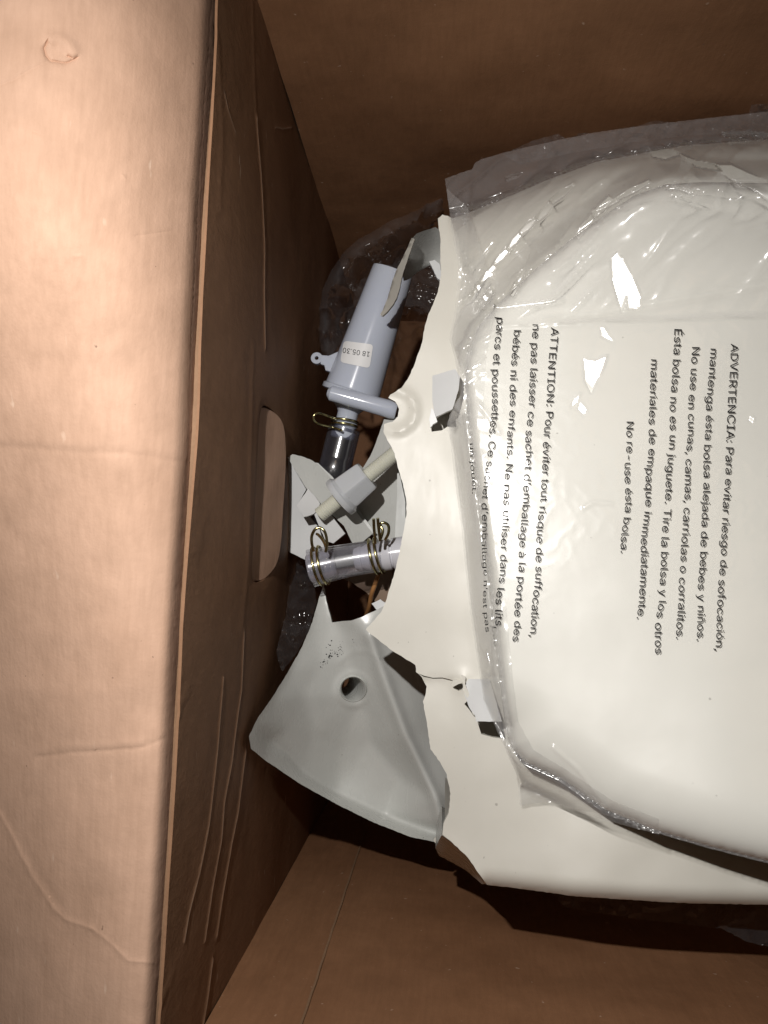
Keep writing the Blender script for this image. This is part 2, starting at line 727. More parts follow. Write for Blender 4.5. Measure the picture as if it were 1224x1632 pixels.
fo = [(-160, -90)] + [(float(fold_x(y)) - 1.0, y) for y in range(-90, 1740, 30)] + [(-160, 1730)]
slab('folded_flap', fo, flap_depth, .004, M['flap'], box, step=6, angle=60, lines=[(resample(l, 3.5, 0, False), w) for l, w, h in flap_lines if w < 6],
     props={'label': 'bright tan flap folded outward with a torn dent and long creases'})

# -- side wall with its oval hand hole, built in wall coordinates (y, z)
rim_w = lambda py: np.interp(py, [0, 150, 257, 343, 515, 650, 1000, 1253, 1400, 1506, 1632], [2, 5, 8, 10.5, 13.5, 15, 8, 9, 9, 9, 7])


def wall_uv(px, py):
    """wall coordinates of the photo pixel on plane x = XW"""
    d = d_at_x(px, py, XW)
    p = pt(px, py, d)
    return (p.y * 1000, p.z * 1000)                    # millimetres


wl = lambda pts_, w, h, amp=.25, s=1: (wob([wall_uv(*q) for q in pts_], amp, 4, s), w, h)
wall_lines = [
    wl([(409, 188), (416, 280), (421, 390), (421, 470), (423, 555)], .8, .9, .15, 1),
    wl([(409, 188), (405, 90), (402, 0)], 1.6, .6, .15, 2),
    wl([(356, 1080), (346, 1200), (333, 1310), (318, 1390), (300, 1460), (293, 1500)], .7, .8, .2, 3),
    wl([(388, 1010), (385, 1100), (370, 1210), (357, 1280), (352, 1340), (338, 1420), (326, 1500)], .7, .8, .2, 4),
    wl([(392, 1200), (380, 1290), (368, 1350), (354, 1430), (345, 1490)], .8, 1.0, .2, 5),
    wl([(338, 1530), (331, 1580), (322, 1632)], .8, 1.1, .2, 6),
    wl([(300, 1100), (290, 1115), (284, 1140)], 1.2, .6, .2, 7),
    wl([(440, 203), (455, 205), (468, 203)], .8, .5, .2, 8),
    wl([(405, 560), (400, 700), (395, 900), (385, 1000)], 3, .7, .2, 9),
    wl([(345, 60), (352, 200), (350, 330)], 2.4, .5, .4, 10),
    wl([(276, 1548), (268, 1570), (255, 1600)], 1.0, .8, .2, 11),
    wl([(356, 150), (362, 178), (372, 205)], .7, .35, .4, 12),
]
hole_px = [(417, 652), (423, 645), (430, 648), (438, 656), (444, 668), (447, 684), (448, 712), (447, 760), (443, 820), (440, 868), (436, 898),
           (430, 912), (421, 925), (411, 929), (404, 926), (402, 918), (405, 860), (409, 780), (413, 700)]
hole_w = smooth_poly([wall_uv(*q) for q in hole_px], 2)
ytop, ybot = YT * 1000 + 2, YB * 1000 - 2
zt = (CAM_Z - .266) * 1000
rimpts = []
for y in np.arange(-80, 1740, 30):
    rimpts.append(wall_uv(float(fold_x(y) + rim_w(y)), y))
outline = [(p[0], p[1]) for p in rimpts if ybot < p[0] < ytop]
outline = [(ytop, outline[0][1])] + outline + [(ybot, outline[-1][1]), (ybot, 0), (ytop, 0)]
outl = resample(outline, 2.5)
v2, tri = triangulate(outl, [resample(hole_w, 1.2)], 2.2, [(resample(l, 1.5, 0, False), .55) for l, w, h in wall_lines if w < 1.0])


def wall_mesh():
    P = v2
    bulge = nz(P, .008, 1.0, 2) * 1.2 + nz(P, .05, 5.0, 2) * .06
    x = ridge(P, [(l, w, h * .4) for l, w, h in wall_lines]) + bulge
    d_h = dist_line(P, hole_w, True)
    x -= np.exp(-(d_h / 2.5) ** 2) * .5                # crushed paper at the cut
    top = [Vector((XW + xx / 1000, p[0] / 1000, p[1] / 1000)) for p, xx in zip(P, x)]
    t = tri
    a, b, c = (top[i] for i in t[0])
    if (b - a).cross(c - a).x < 0:
        t = [tuple(reversed(f)) for f in t]
    n = len(top)
    bot = [p - Vector((.0009, 0, 0)) for p in top]
    faces = list(t) + [tuple(n + i for i in reversed(f)) for f in t]
    cnt = set()
    for f in t:
        for i in range(3):
            cnt.add((f[i], f[(i + 1) % 3]))
    for e in cnt:
        if (e[1], e[0]) not in cnt:
            faces.append((e[1], e[0], n + e[0], n + e[1]))
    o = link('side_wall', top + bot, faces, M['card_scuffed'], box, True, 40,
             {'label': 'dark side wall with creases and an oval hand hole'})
    sc = np.zeros(n * 2)
    for line, w, h in wall_lines:
        if w < 1.0:
            d = dist_line(P, line)
            brk = np.array([noise.noise(Vector((p[0] * .06, p[1] * .06, w * 9))) for p in P]) * .5 + .75
            sc[:n] = np.maximum(sc[:n], .5 * np.exp(-(d / .30) ** 2) * np.clip(brk, 0, 1))
    at = o.data.attributes.new('scuff', 'FLOAT', 'POINT')
    at.data.foreach_set('value', sc.astype(np.float32))
    return o


wall_mesh()
# the rim strip between flap fold and wall
vs, fs = [], []
ys = list(np.arange(-70, 1730, 12.0))
rs = random.Random(4)
for y in ys:
    x0 = float(fold_x(y)) + .4 + rs.uniform(-.3, .3)
    x1 = x0 + float(rim_w(y)) + rs.uniform(-.5, .5)
    for k, t in enumerate((0, .15, .5, .85, 1, 1.06)):
        dd = (.2665, .2652, .2655, .266, .2675, .275)[k]
        vs.append(pt(x0 + (x1 - x0) * t, y, dd))
for i in range(len(ys) - 1):
    for k in range(5):
        fs.append((i * 6 + k, (i + 1) * 6 + k, (i + 1) * 6 + k + 1, i * 6 + k + 1))
link('fold_strip', vs, fs, M['card_raw'], box, True, 60, {'label': 'pale strip of scored cardboard along the fold of the flap'})

# punched-out oval of the hand hole, still hinged and leaning inward, and the board behind it
hw = np.array(hole_w)
hc = hw.mean(0)
hp_ = (hw - hc) * np.array([.985, .90]) + hc + np.array([0, -1.2])
hp_ = resample([tuple(q) for q in hp_], 1.6)
hv, ht = triangulate(hp_, [], 3)
zz0, zz1 = hw[:, 1].min(), hw[:, 1].max()
tv = [Vector((XW + (.0030 - .0068 * (q[1] - zz0) / (zz1 - zz0)) + .0004 * noise.noise(Vector((q[0] * .05, q[1] * .05, 3))), q[0] / 1000, q[1] / 1000)) for q in hv]
a0, b0, c0 = (tv[i] for i in ht[0])
if (b0 - a0).cross(c0 - a0).x < 0:
    ht = [tuple(reversed(f)) for f in ht]
nn = len(tv)
ff = list(ht) + [tuple(nn + i for i in reversed(f)) for f in ht]
es = set((f[i], f[(i + 1) % 3]) for f in ht for i in range(3))
ff += [(e[1], e[0], nn + e[0], nn + e[1]) for e in es if (e[1], e[0]) not in es]
link('hand_hole_flap', tv + [v - Vector((.002, 0, 0)) for v in tv], ff, M['flap'], box, True, 40, {'label': 'tan oval of cardboard punched in at the hand hole'})
y0_, y1_, z0_, z1_ = hw[:, 0].min() / 1000 - .02, hw[:, 0].max() / 1000 + .02, zz0 / 1000 - .02, zz1 / 1000 + .02
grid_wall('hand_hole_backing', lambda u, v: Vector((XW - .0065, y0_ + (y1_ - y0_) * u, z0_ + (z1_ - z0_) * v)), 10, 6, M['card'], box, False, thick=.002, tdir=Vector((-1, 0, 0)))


# -- end walls, far side wall and floor
def wavy(a, b, sd):
    return noise.noise(Vector((a * 9, b * 9, sd))) * .0022 + noise.noise(Vector((a * 45, b * 45, sd))) * .0003


ZTOP = ZR
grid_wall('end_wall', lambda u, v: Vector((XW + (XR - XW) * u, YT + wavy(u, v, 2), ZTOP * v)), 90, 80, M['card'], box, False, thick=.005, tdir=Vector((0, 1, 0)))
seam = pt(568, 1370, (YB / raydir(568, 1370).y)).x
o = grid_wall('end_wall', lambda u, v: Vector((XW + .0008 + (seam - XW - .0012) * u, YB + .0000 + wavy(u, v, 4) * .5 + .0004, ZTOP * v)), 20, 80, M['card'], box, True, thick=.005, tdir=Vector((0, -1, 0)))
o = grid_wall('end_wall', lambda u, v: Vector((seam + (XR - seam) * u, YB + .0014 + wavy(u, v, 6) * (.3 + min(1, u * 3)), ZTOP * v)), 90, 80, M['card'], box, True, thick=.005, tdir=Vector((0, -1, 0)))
vs, fs = [], []
for i in range(81):
    z = ZTOP * i / 80
    for dx, dy in ((-.0005, .0004), (-.0004, .0020), (.0006, .0021)):
        vs.append(Vector((seam + dx + .0003 * noise.noise(Vector((z * 60, 0, 0))), YB + dy, z)))
for i in range(80):
    for k in range(2):
        fs.append((i * 3 + k, i * 3 + k + 1, i * 3 + k + 4, i * 3 + k + 3))
link('cut_edge', vs, fs, M['card_raw'], box, True, 60, {'label': 'pale cut edge of the overlapping end panel'})
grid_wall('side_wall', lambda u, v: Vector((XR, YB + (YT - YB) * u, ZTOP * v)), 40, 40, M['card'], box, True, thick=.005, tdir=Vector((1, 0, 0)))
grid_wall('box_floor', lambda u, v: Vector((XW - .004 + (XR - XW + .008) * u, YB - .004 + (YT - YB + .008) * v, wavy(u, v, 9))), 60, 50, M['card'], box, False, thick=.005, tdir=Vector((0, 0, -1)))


# ------------------------------------------------------------------ broken housing (cream panel)
def roundover(P, line, w, drop, closed=False):
    t = np.clip(dist_line(P, line, closed) / w, 0, 1)
    return drop * (1 - np.sqrt(np.maximum(0, 1 - (1 - t) ** 2)))


panel_base = tps([(600, 1000, .350), (700, 400, .352), (660, 700, .348), (720, 900, .345), (700, 1200, .343), (900, 1400, .325), (1224, 1400, .322), (1224, 1200, .334),
                  (1224, 800, .347), (1224, 300, .355), (900, 300, .358), (1500, 900, .350), (720, 1330, .342)])
panel_poly = [(705, 342), (698, 348), (699, 360), (702, 380), (702, 410), (703, 438), (698, 465), (692, 480), (683, 500), (677, 520), (673, 545),
              (668, 560), (661, 580), (652, 600), (640, 618), (622, 629), (619, 634), (630, 640), (636, 652), (634, 664), (626, 672), (612, 676),
              (611, 688), (620, 706), (629, 723), (634, 745), (641, 767), (647, 792), (648, 816), (643, 848), (637, 878), (631, 905), (624, 929),
              (615, 958), (607, 976), (583, 1003), (590, 1010), (625, 1037), (662, 1060), (663, 1071), (672, 1079), (680, 1094), (678, 1108), (674, 1118), (678, 1140),
              (681, 1158), (686, 1194), (701, 1214), (712, 1234), (718, 1265), (715, 1296), (707, 1312), (705, 1330), (721, 1343), (745, 1366),
              (776, 1410), (850, 1419), (914, 1428), (1000, 1434), (1085, 1439), (1224, 1442), (1420, 1444), (1470, 1400), (1470, 210), (1224, 222), (1090, 232), (950, 258),
              (860, 292), (800, 318), (745, 340), (722, 348), (714, 344)]
bot_line = [(776, 1412), (850, 1421), (914, 1430), (1000, 1436), (1085, 1441), (1224, 1444), (1470, 1446)]
top_line = [(700, 344), (745, 338), (800, 316), (860, 290), (950, 256), (1090, 230), (1224, 220), (1480, 208)]


def panel_depth(P):
    d = panel_base(P)
    d = d + roundover(P, bot_line, 30, .009)
    d = d + roundover(P, top_line, 70, .022) * np.clip((P[:, 0] - 715) / 40, 0, 1)
    # round boss beside the valve port
    r = np.hypot(P[:, 0] - 630, P[:, 1] - 655)
    d = d - .0016 * np.exp(-((r - 32) / 7.0) ** 2) * np.clip((P[:, 0] - 606) / 30, 0, 1)
    # plastic strained around the lower tear
    r = np.hypot(P[:, 0] - 736, P[:, 1] - 1084)
    d = d - .0012 * np.exp(-(r / 14.0) ** 2)
    # raised edge of the panel that ran along the lower crack
    d = d + .0008 * (1 / (1 + np.exp(-(P[:, 1] - 1081) / 1.2))) * np.clip((750 - P[:, 0]) / 30, 0, 1) * np.clip((P[:, 1] - 1000) / 50, 0, 1) * np.exp(-np.clip((P[:, 1] - 1090) / 60, 0, 9))
    return d + nz(P, .008, 2.0, 2) * .0006


crack = [(664, 1070), (676, 1077), (690, 1080.5), (705, 1080), (718, 1083), (729, 1087), (737, 1090), (728, 1088), (717, 1084.4), (705, 1081.2), (690, 1081.8), (675, 1078.6)]
crack = [(666, 1073), (676, 1077), (690, 1080.3), (705, 1079.8), (718, 1083), (727, 1087), (717, 1084.6), (705, 1081.6), (690, 1081.9), (675, 1078.8)]
holes = [
    resample([(723, 1097), (729, 1090.5), (738, 1090), (738, 1098), (731, 1101)], 4),
    resample([(740, 1122), (745, 1117), (757, 1141), (756, 1143), (748, 1131)], 4),
    resample([(761, 1151), (800, 1148), (806, 1178), (785, 1175), (767, 1170)], 6),  # slot cut in the outline of the lower tab's cast shadow
    resample([(688, 688), (687, 680), (692, 670), (703, 660), (724, 652), (728, 682), (713, 680), (704, 686)], 6),  # slot cut in the outline of the upper tab's cast shadow
    resample(crack, 12),
]
housing = thing('broken_housing', 'large cream plastic housing with a jagged broken edge, lying under the printed bag', 'plastic housing', pt(900, 900, .40))
slab('panel', panel_poly, panel_depth, .0028, M['cream'], housing, step=5.5, holes=holes, jag=.55, angle=32)

# skirts of the moulding below the round edges
bot_skirt = [(709, 1330), (724, 1343), (748, 1367)] + bot_line  # left points added, unseen, to block light under the torn corner
for nm, ln, dp in (('side_wall', bot_skirt, .07), ('side_wall', top_line[2:], .06)):
    q = resample(ln, 14, 0, False)
    q2 = [(x, y + (-3.0 if ln is bot_skirt else 3.0)) for x, y in q]
    dd = panel_depth(np.array(q2))
    vs, fs = [], []
    for (x, y), d in zip(q2, dd):
        p = pt(x, y, d + .001)
        for k in range(5):
            vs.append(p - Vector((0, 0, dp * k / 4)) + Vector((0, (.001 if ln is bot_skirt else -.001) * k, 0)))
    vs2 = [v + Vector((0, .0025 if ln is bot_skirt else -.0025, 0)) for v in vs]
    n = len(vs)
    for i in range(len(q2) - 1):
        for k in range(4):
            a = i * 5 + k
            fs.append((a, a + 1, a + 6, a + 5))
            fs.append((n + a + 5, n + a + 6, n + a + 1, n + a))
    link(nm, vs + vs2, fs, M['cream'], housing, True, 40)

# torn strip of side wall at the lower left corner of the housing
slab('torn_side_strip', [(704, 1331), (722, 1344), (746, 1366), (776, 1409), (768, 1409), (745, 1389), (722, 1375), (700, 1364), (694, 1352), (699, 1340)],
     tps([(703, 1332, .348), (746, 1366, .350), (776, 1409, .352), (700, 1364, .396), (722, 1375, .396), (745, 1389, .392), (768, 1409, .375)]), .045, M['shell'], housing, step=5, jag=.4)  # hidden depth below the strip added to block light

# folded tabs that stick up at the two tears
slab('torn_tab', [(689, 599), (725, 588), (733, 600), (731, 620), (721, 652), (695, 664), (692, 655), (689, 637)],
     tps([(689, 599, .344), (725, 588, .340), (719, 653, .334), (694, 664, .337), (735, 620, .335)]), .0022, M['tab'], housing, step=5, jag=.3)
slab('torn_tab', [(736, 1077), (748, 1082), (764, 1083), (780, 1082), (800, 1150), (759, 1150), (757, 1140), (748, 1128), (742, 1112), (738, 1098)],
     tps([(736, 1077, .3435), (764, 1083, .3395), (792, 1150, .330), (759, 1150, .333), (742, 1112, .340)]), .0022, M['tab'], housing, step=5, jag=.4)
slab('splinter', [(692, 655), (697, 672), (690, 676), (686, 681), (684, 668), (688, 650)], .3415, .0022, M['tab'], housing, step=4, jag=.4)
slab('splinter', [(735, 1076), (742, 1079), (741, 1090), (747, 1104), (750, 1118), (744, 1112), (737, 1098), (739, 1089)], .3395, .0016, M['cream'], housing, step=3, jag=.4)
slab('splinter', [(722, 1084), (731, 1083), (737, 1088), (729, 1091), (722, 1095), (719, 1090)], .3415, .0012, M['cream'], housing, step=3, jag=.4)
# recessed floor added under the tabs' shadow-shaped slots so they show brown
slab('inner_ledge', [(745, 1085), (840, 1085), (850, 1215), (752, 1215), (740, 1140), (715, 1110), (715, 1085)], .356, .002, M['cream'], housing, step=14)
slab('inner_ledge', [(670, 640), (760, 630), (760, 720), (672, 720)], .358, .002, M['cream'], housing, step=14)
# inner wall seen grey behind the screw
slab('inner_wall', [(612, 668), (604, 692), (597, 711), (590, 727), (582, 740), (560, 775), (552, 800), (575, 832), (600, 856), (612, 880), (640, 900), (690, 905), (700, 690), (660, 660)],
     tps([(612, 668, .425), (582, 740, .428), (560, 800, .430), (640, 880, .418), (690, 700, .405), (600, 850, .426)]), .0025, M['shell'], housing, step=7, jag=.3)
slab('inner_rib', [(633, 742), (640, 770), (646, 800), (646, 850), (637, 880), (629, 884), (630, 840), (633, 790)], .41, .02, M['inner'], housing, step=7, jag=.2)

# ------------------------------------------------------------------ lower shell fragment (foot with a hole)
shell_poly = [(515, 934), (509, 951), (498, 991), (482, 1030), (458, 1073), (431, 1116), (411, 1144), (397, 1173), (400, 1193), (423, 1212),
              (478, 1249), (537, 1282), (596, 1311), (655, 1334), (694, 1342), (705, 1336), (728, 1310), (735, 1240), (720, 1160), (712, 1090),
              (680, 1050), (640, 1020), (625, 985), (618, 962), (600, 972), (575, 984), (560, 989), (545, 990), (529, 992), (522, 965)]
ridge_line = [(588, 1012), (600, 1048), (615, 1089), (647, 1175), (694, 1273), (706, 1310)]
bevel_in = [(431, 1181), (458, 1200), (482, 1230), (537, 1265), (615, 1300), (702, 1330)]
strip_in = [(537, 995), (513, 1057), (486, 1108), (458, 1163), (431, 1183)]


def net(ctrl, lines, soft=0.25):
    """creased surface: straight facets between control points, folded along the given lines"""
    idx = {}
    V = []

    def add(q):
        k = (q[0], q[1])
        if k not in idx:
            idx[k] = len(V)
            V.append(q)
        return idx[k]
    for q in ctrl:
        add(q)
    E = []
    for l in lines:
        ii = [add(q) for q in l]
        E += list(zip(ii[:-1], ii[1:]))
    r_ = delaunay_2d_cdt([Vector((q[0], q[1])) for q in V], E, [], 0, 1e-5)
    pts_ = np.array([(v.x, v.y) for v in r_[0]])
    vals = np.array([V[o_[0]][2] if o_ else 0 for o_ in r_[3]])
    for i, o_ in enumerate(r_[3]):
        if not o_:
            vals[i] = V[int(np.argmin([math.dist(q[:2], pts_[i]) for q in V]))][2]
    smf = tps(V)

    def f(P):
        P = np.asarray(P, float)
        sm_ = smf(P)
        out = sm_.copy()
        for t in r_[2]:
            A, B, C_ = pts_[t[0]], pts_[t[1]], pts_[t[2]]
            M_ = np.array([B - A, C_ - A]).T
            if abs(np.linalg.det(M_)) < 1e-9:
                continue
            uv = np.linalg.solve(M_, (P - A).T).T
            k = (uv[:, 0] >= -1e-6) & (uv[:, 1] >= -1e-6) & (uv.sum(1) <= 1 + 1e-6)
            out[k] = vals[t[0]] + uv[k, 0] * (vals[t[1]] - vals[t[0]]) + uv[k, 1] * (vals[t[2]] - vals[t[0]])
        return out * (1 - soft) + sm_ * soft
    def fs(P):
        P = np.asarray(P, float)
        acc = f(P) * 2
        for k in range(8):
            an = k * math.pi / 4
            acc = acc + f(P + np.array([math.cos(an), math.sin(an)]) * 9)
        for k in range(8):
            an = (k + .5) * math.pi / 4
            acc = acc + f(P + np.array([math.cos(an), math.sin(an)]) * 4.5)
        return acc / 18
    return fs


o_top = [(515, 934, .408), (498, 991, .403), (458, 1073, .389), (431, 1116, .373), (403, 1151, .352), (397, 1174, .343)]
o_strip = [(529, 992, .408), (537, 995, .408), (513, 1057, .406), (486, 1108, .400), (458, 1163, .391), (431, 1181, .380)]
o_bev = [(431, 1181, .380), (458, 1200, .395), (482, 1230, .409), (537, 1265, .430), (615, 1300, .436), (702, 1330, .425)]
o_low = [(397, 1174, .343), (423, 1213, .368), (478, 1251, .395), (537, 1284, .408), (596, 1313, .414), (655, 1336, .415), (694, 1344, .411)]
o_ridge = [(588, 1012, .398), (600, 1048, .401), (615, 1089, .404), (647, 1175, .410), (694, 1273, .413), (706, 1310, .414)]
shell_base = net([(560, 1060, .413), (590, 1180, .429), (540, 1200, .426), (575, 1110, .419), (640, 1240, .432), (500, 1170, .411),
                  (640, 1030, .410), (690, 1080, .425), (720, 1160, .432), (740, 1240, .430), (730, 1320, .424), (620, 960, .402), (560, 985, .399), (380, 1180, .335)],
                 [o_top, o_strip, o_bev, o_low, o_ridge])


def shell_depth(P):
    d = shell_base(P)
    dr = dist_line(P, ridge_line)
    d = d - .0030 * np.exp(-(dr / 10.0) ** 2)
    db = dist_line(P, bevel_in)
    d = d + .0015 * np.exp(-(db / 7.0) ** 2)
    rr = np.hypot((P[:, 0] - 563), (P[:, 1] - 1099))
    d = d - .0010 * np.exp(-((rr - 25) / 5.0) ** 2)
    ca = np.abs(np.hypot(P[:, 0] - 575, P[:, 1] - 1075) - 38)
    d = d - .0005 * np.exp(-(ca / 3.0) ** 2) * (P[:, 1] < 1060)
    for x, y, s in ((517, 1165, 5), (487, 1212, 4), (655, 1246, 3.5), (500, 1095, 3), (440, 1165, 4), (580, 1215, 3)):
        r = np.hypot(P[:, 0] - x, P[:, 1] - y)
        d = d - .00035 * np.exp(-(r / s) ** 2)
    return d + nz(P, .010, 5.0, 2) * .0006


hole_c = [(563 + 20 * math.cos(t), 1098 + 19 * math.sin(t)) for t in np.linspace(0, 2 * math.pi, 28, endpoint=False)]
foot = thing('broken_foot_shell', 'grey white curved plastic shell with a round hole, broken off below the hose', 'plastic shell', pt(560, 1150, .45))
slab('shell', shell_poly, shell_depth, .0035, M['shell'], foot, step=4.5, holes=[hole_c], jag=.35, angle=50, lines=[(resample(ridge_line, 5, 0, False), 4.5), (resample(bevel_in, 5, 0, False), 3.5)])
# the tube lining the hole
_hr = {}


def HR(k, x, y):
    if k not in _hr:
        _hr[k] = shell_depth(np.array([(x, y)]))[0]
    return _hr[k]


A_, B_ = pt(563, 1098, .4205), pt(563, 1098, .4205) - Vector((0, 0, .018))
ax_ = pt(563, 1098, float(shell_depth(np.array([(545, 1098)]))[0]))
R1 = 19.8 * .42 / F
vs, fs = [], []
for j, (dz, rr_) in enumerate(((.0006, 1.16), (-.0010, 1.05), (-.0003, .97), (.014, .92), (.034, .90), (.034, 1.0))):
    for k in range(40):
        an = 2 * math.pi * k / 40
        qx, qy = 563 + 20 * math.cos(an), 1098 - 19 * math.sin(an)
        gx_, gy_ = 563 + 23 * math.cos(an), 1098 - 22 * math.sin(an)
        dk = float(HR(k, gx_, gy_))
        c_ = pt(563, 1098, dk)
        e_ = pt(qx, qy, dk)
        tt = max(0, dz) / .034
        vs.append(c_ + (e_ - c_) * rr_ + Vector((-.012 * tt, .001 * tt, -dz)))
for j in range(5):
    for k in range(40):
        k2 = (k + 1) % 40
        fs.append((j * 40 + k, j * 40 + k2, (j + 1) * 40 + k2, (j + 1) * 40 + k))
link('hole_rim', vs, fs, M['shell'], foot, True, 60)
# black scuffs
vs, fs = [], []
r2 = random.Random(11)
for i in range(70):
    if i < 60:
        t = r2.random()
        x, y = 512 + 32 * t + r2.gauss(0, 3), 1056 - 22 * t + r2.gauss(0, 4)
    elif i < 75:
        x, y = r2.gauss(533, 14), r2.gauss(1025, 5)
    else:
        x, y = r2.gauss(512, 6), r2.gauss(1075, 14)
    s = r2.uniform(.2, .6) if i % 6 else r2.uniform(.7, 1.2)
    d = float(shell_depth(np.array([(x, y)]))[0]) - .0003
    k0 = len(vs)
    for k in range(6):
        an = k * math.pi / 3
        rr_ = s * r2.uniform(.6, 1.3)
        vs.append(pt(x + rr_ * 1.4 * math.cos(an), y + rr_ * math.sin(an), d))
    fs.append(tuple(range(k0, k0 + 6)))
link('scuff_specks', vs, fs, M['ink'], foot, False, props={'kind': 'stuff'})

chip = slab('plastic_chip', [(692, 1336), (697, 1334), (703, 1336), (702, 1343), (694, 1344), (691, 1340)], .4035, .0018, M['cream'], None, step=3, jag=.2)
chip['label'] = 'tiny white plastic chip at the bottom corner of the grey shell'
chip['category'] = 'plastic chip'

# ------------------------------------------------------------------ curled shard at the top of the tear
shard = thing('curled_shard', 'curled pale plastic shard with a long pointed tip leaning over the white tube', 'plastic shard', pt(665, 420, .37))
slab('blade', [(656, 379), (649, 396), (640, 414), (631, 432), (624, 452), (618, 474), (611, 492), (606, 501), (610, 503), (618, 496), (626, 486), (633, 473), (638, 455),
               (642, 436), (650, 412), (657, 392), (661, 381)],
     tps([(656, 379, .360), (631, 432, .376), (606, 501, .392), (618, 496, .386), (642, 436, .366), (661, 381, .356)]), .0022, M['cream'], shard, step=4, jag=.3)
slab('curl', [(658, 379), (664, 372), (675, 368), (694, 362), (702, 368), (712, 380), (716, 410), (712, 440), (702, 452), (697, 440), (692, 428), (685, 420), (676, 425),
              (664, 432), (652, 442), (643, 445), (641, 436), (650, 410), (655, 394)],
     tps([(658, 379, .357), (694, 362, .366), (650, 410, .363), (643, 445, .374), (672, 395, .378), (690, 405, .386), (676, 425, .396), (712, 380, .375), (712, 440, .39), (697, 440, .394)]),
     .0022, M['shell'], shard, step=4, jag=.3)
slab('torn_fringe', [(684, 417), (692, 414), (700, 420), (704, 436), (702, 447), (696, 442), (691, 430), (688, 424)], .372, .002, M['tab'], shard, step=3, jag=.5)

# ------------------------------------------------------------------ valve tube
def level(xa, ya, da, xb, yb):
    """depth of b so that the line a-b lies square to the viewer-lamp half vector"""
    A = pt(xa, ya, da)
    lo, hi = da * .8, da * 1.25

    def g(d):
        B = pt(xb, yb, d)
        m_ = (A + B) / 2
        h = ((CAM - m_).normalized() + (LPOS - m_).normalized()).normalized()
        return (B - A).normalized().dot(h)
    gl = g(lo)
    for _ in range(40):
        md = (lo + hi) / 2
        if (g(md) > 0) == (gl > 0):
            lo = md
        else:
            hi = md
    return (lo + hi) / 2


PX = lambda n, d: n * d / F
DT = .430
valve = thing('dispenser_tube', 'bluish white tapered tube with flange, lug and date sticker, left of the broken edge', 'tube', pt(575, 560, DT + .02))
At, Bt = pt(559, 632, .432), pt(626, 432, level(559, 632, .432, 626, 432))
print('tube top depth', level(559, 632, .432, 626, 432))
axl = (Bt - At).length
r0, r1 = PX(47, DT), PX(34, .424)
prof = [(0, r0 * .98), (.01, r0 * 1.06), (.045, r0 * 1.06), (.055, r0 * .985), (.07, r0 * .975), (.5, (r0 * .975 + r1) / 2), (.985, r1), (1.0, r1 * .985), (1.0, r1 * .90), (.8, r1 * .88)]
lathe('tube_body', At, Bt, prof, M['tube'], valve, 64, cap=True, angle=35)
axn = (Bt - At).normalized()
ut, vt = frame(axn)
side = Vector((1, 0, 0)) - axn * axn.x
side.normalize()
# side port
lathe('side_port', pt(522, 625, level(632, 655, .418, 522, 625)), pt(632, 655, .418), [(0, PX(6, .42)), (.05, PX(12.5, .42)), (.93, PX(14.5, .42)), (.985, PX(13.5, .42)), (1, PX(12, .42))], M['tube'], valve, 40)
# base cone and nozzle
lathe('nozzle', pt(561, 630, .432), pt(545, 700, level(561, 630, .432, 545, 700)),
      [(0, PX(40, .43)), (.10, PX(36, .43)), (.24, PX(27, .43)), (.34, PX(20, .43)), (.40, PX(17, .43)), (.60, PX(17, .43)), (.62, PX(20, .43)), (.70, PX(20.5, .43)), (.74, PX(17, .43)),
       (.80, PX(17, .43)), (.84, PX(21, .43)), (.97, PX(20, .43)), (1, PX(17, .43))], M['tube'], valve, 48)
# lug with an eye
lc = pt(506, 573, .432)
vs, fs = [], []
ro, ri, th = PX(9.5, .432), PX(3.2, .432), .003
for (r_, z_) in ((ri, 0), (ri, th), (ro, th), (ro, 0)):
    for k in range(28):
        an = 2 * math.pi * k / 28
        vs.append(lc + Vector((math.cos(an) * r_, math.sin(an) * r_, z_)))
for j in range(4):
    for k in range(28):
        fs.append((j * 28 + k, j * 28 + (k + 1) % 28, ((j + 1) % 4) * 28 + (k + 1) % 28, ((j + 1) % 4) * 28 + k))
link('lug_eye', vs, fs, M['tube'], valve, True, 40)
slab('lug_arm', [(512, 566), (524, 567), (540, 560), (544, 585), (526, 592), (519, 590), (517, 582), (511, 580)], .4262, .003, M['tube'], valve, step=4)


# sticker wrapped on the cone
def on_cone(px, py, lift):
    """ray / cone hit refined along depth"""
    lo, hi = .38, .46
    def inside(d):
        q = pt(px, py, d) - At
        t = q.dot(axn) / axl
        rad = (q - axn * q.dot(axn)).length
        return rad <= (r0 * .975) + (r1 - r0 * .975) * t + lift
    lo = .37
    for d in np.linspace(.37, .45, 60):
        if inside(d):
            hi = d
            for _ in range(20):
                md = (lo + hi) / 2
                if inside(md):
                    hi = md
                else:
                    lo = md
            return pt(px, py, hi)
        lo = d
    return pt(px, py, .43)


st = [(548, 543), (595, 549), (589, 587), (542, 577)]


def st_uv(u, v):
    a, b, c, d = (np.array(q, float) for q in st)
    return (1 - v) * ((1 - u) * a + u * b) + v * ((1 - u) * d + u * c)


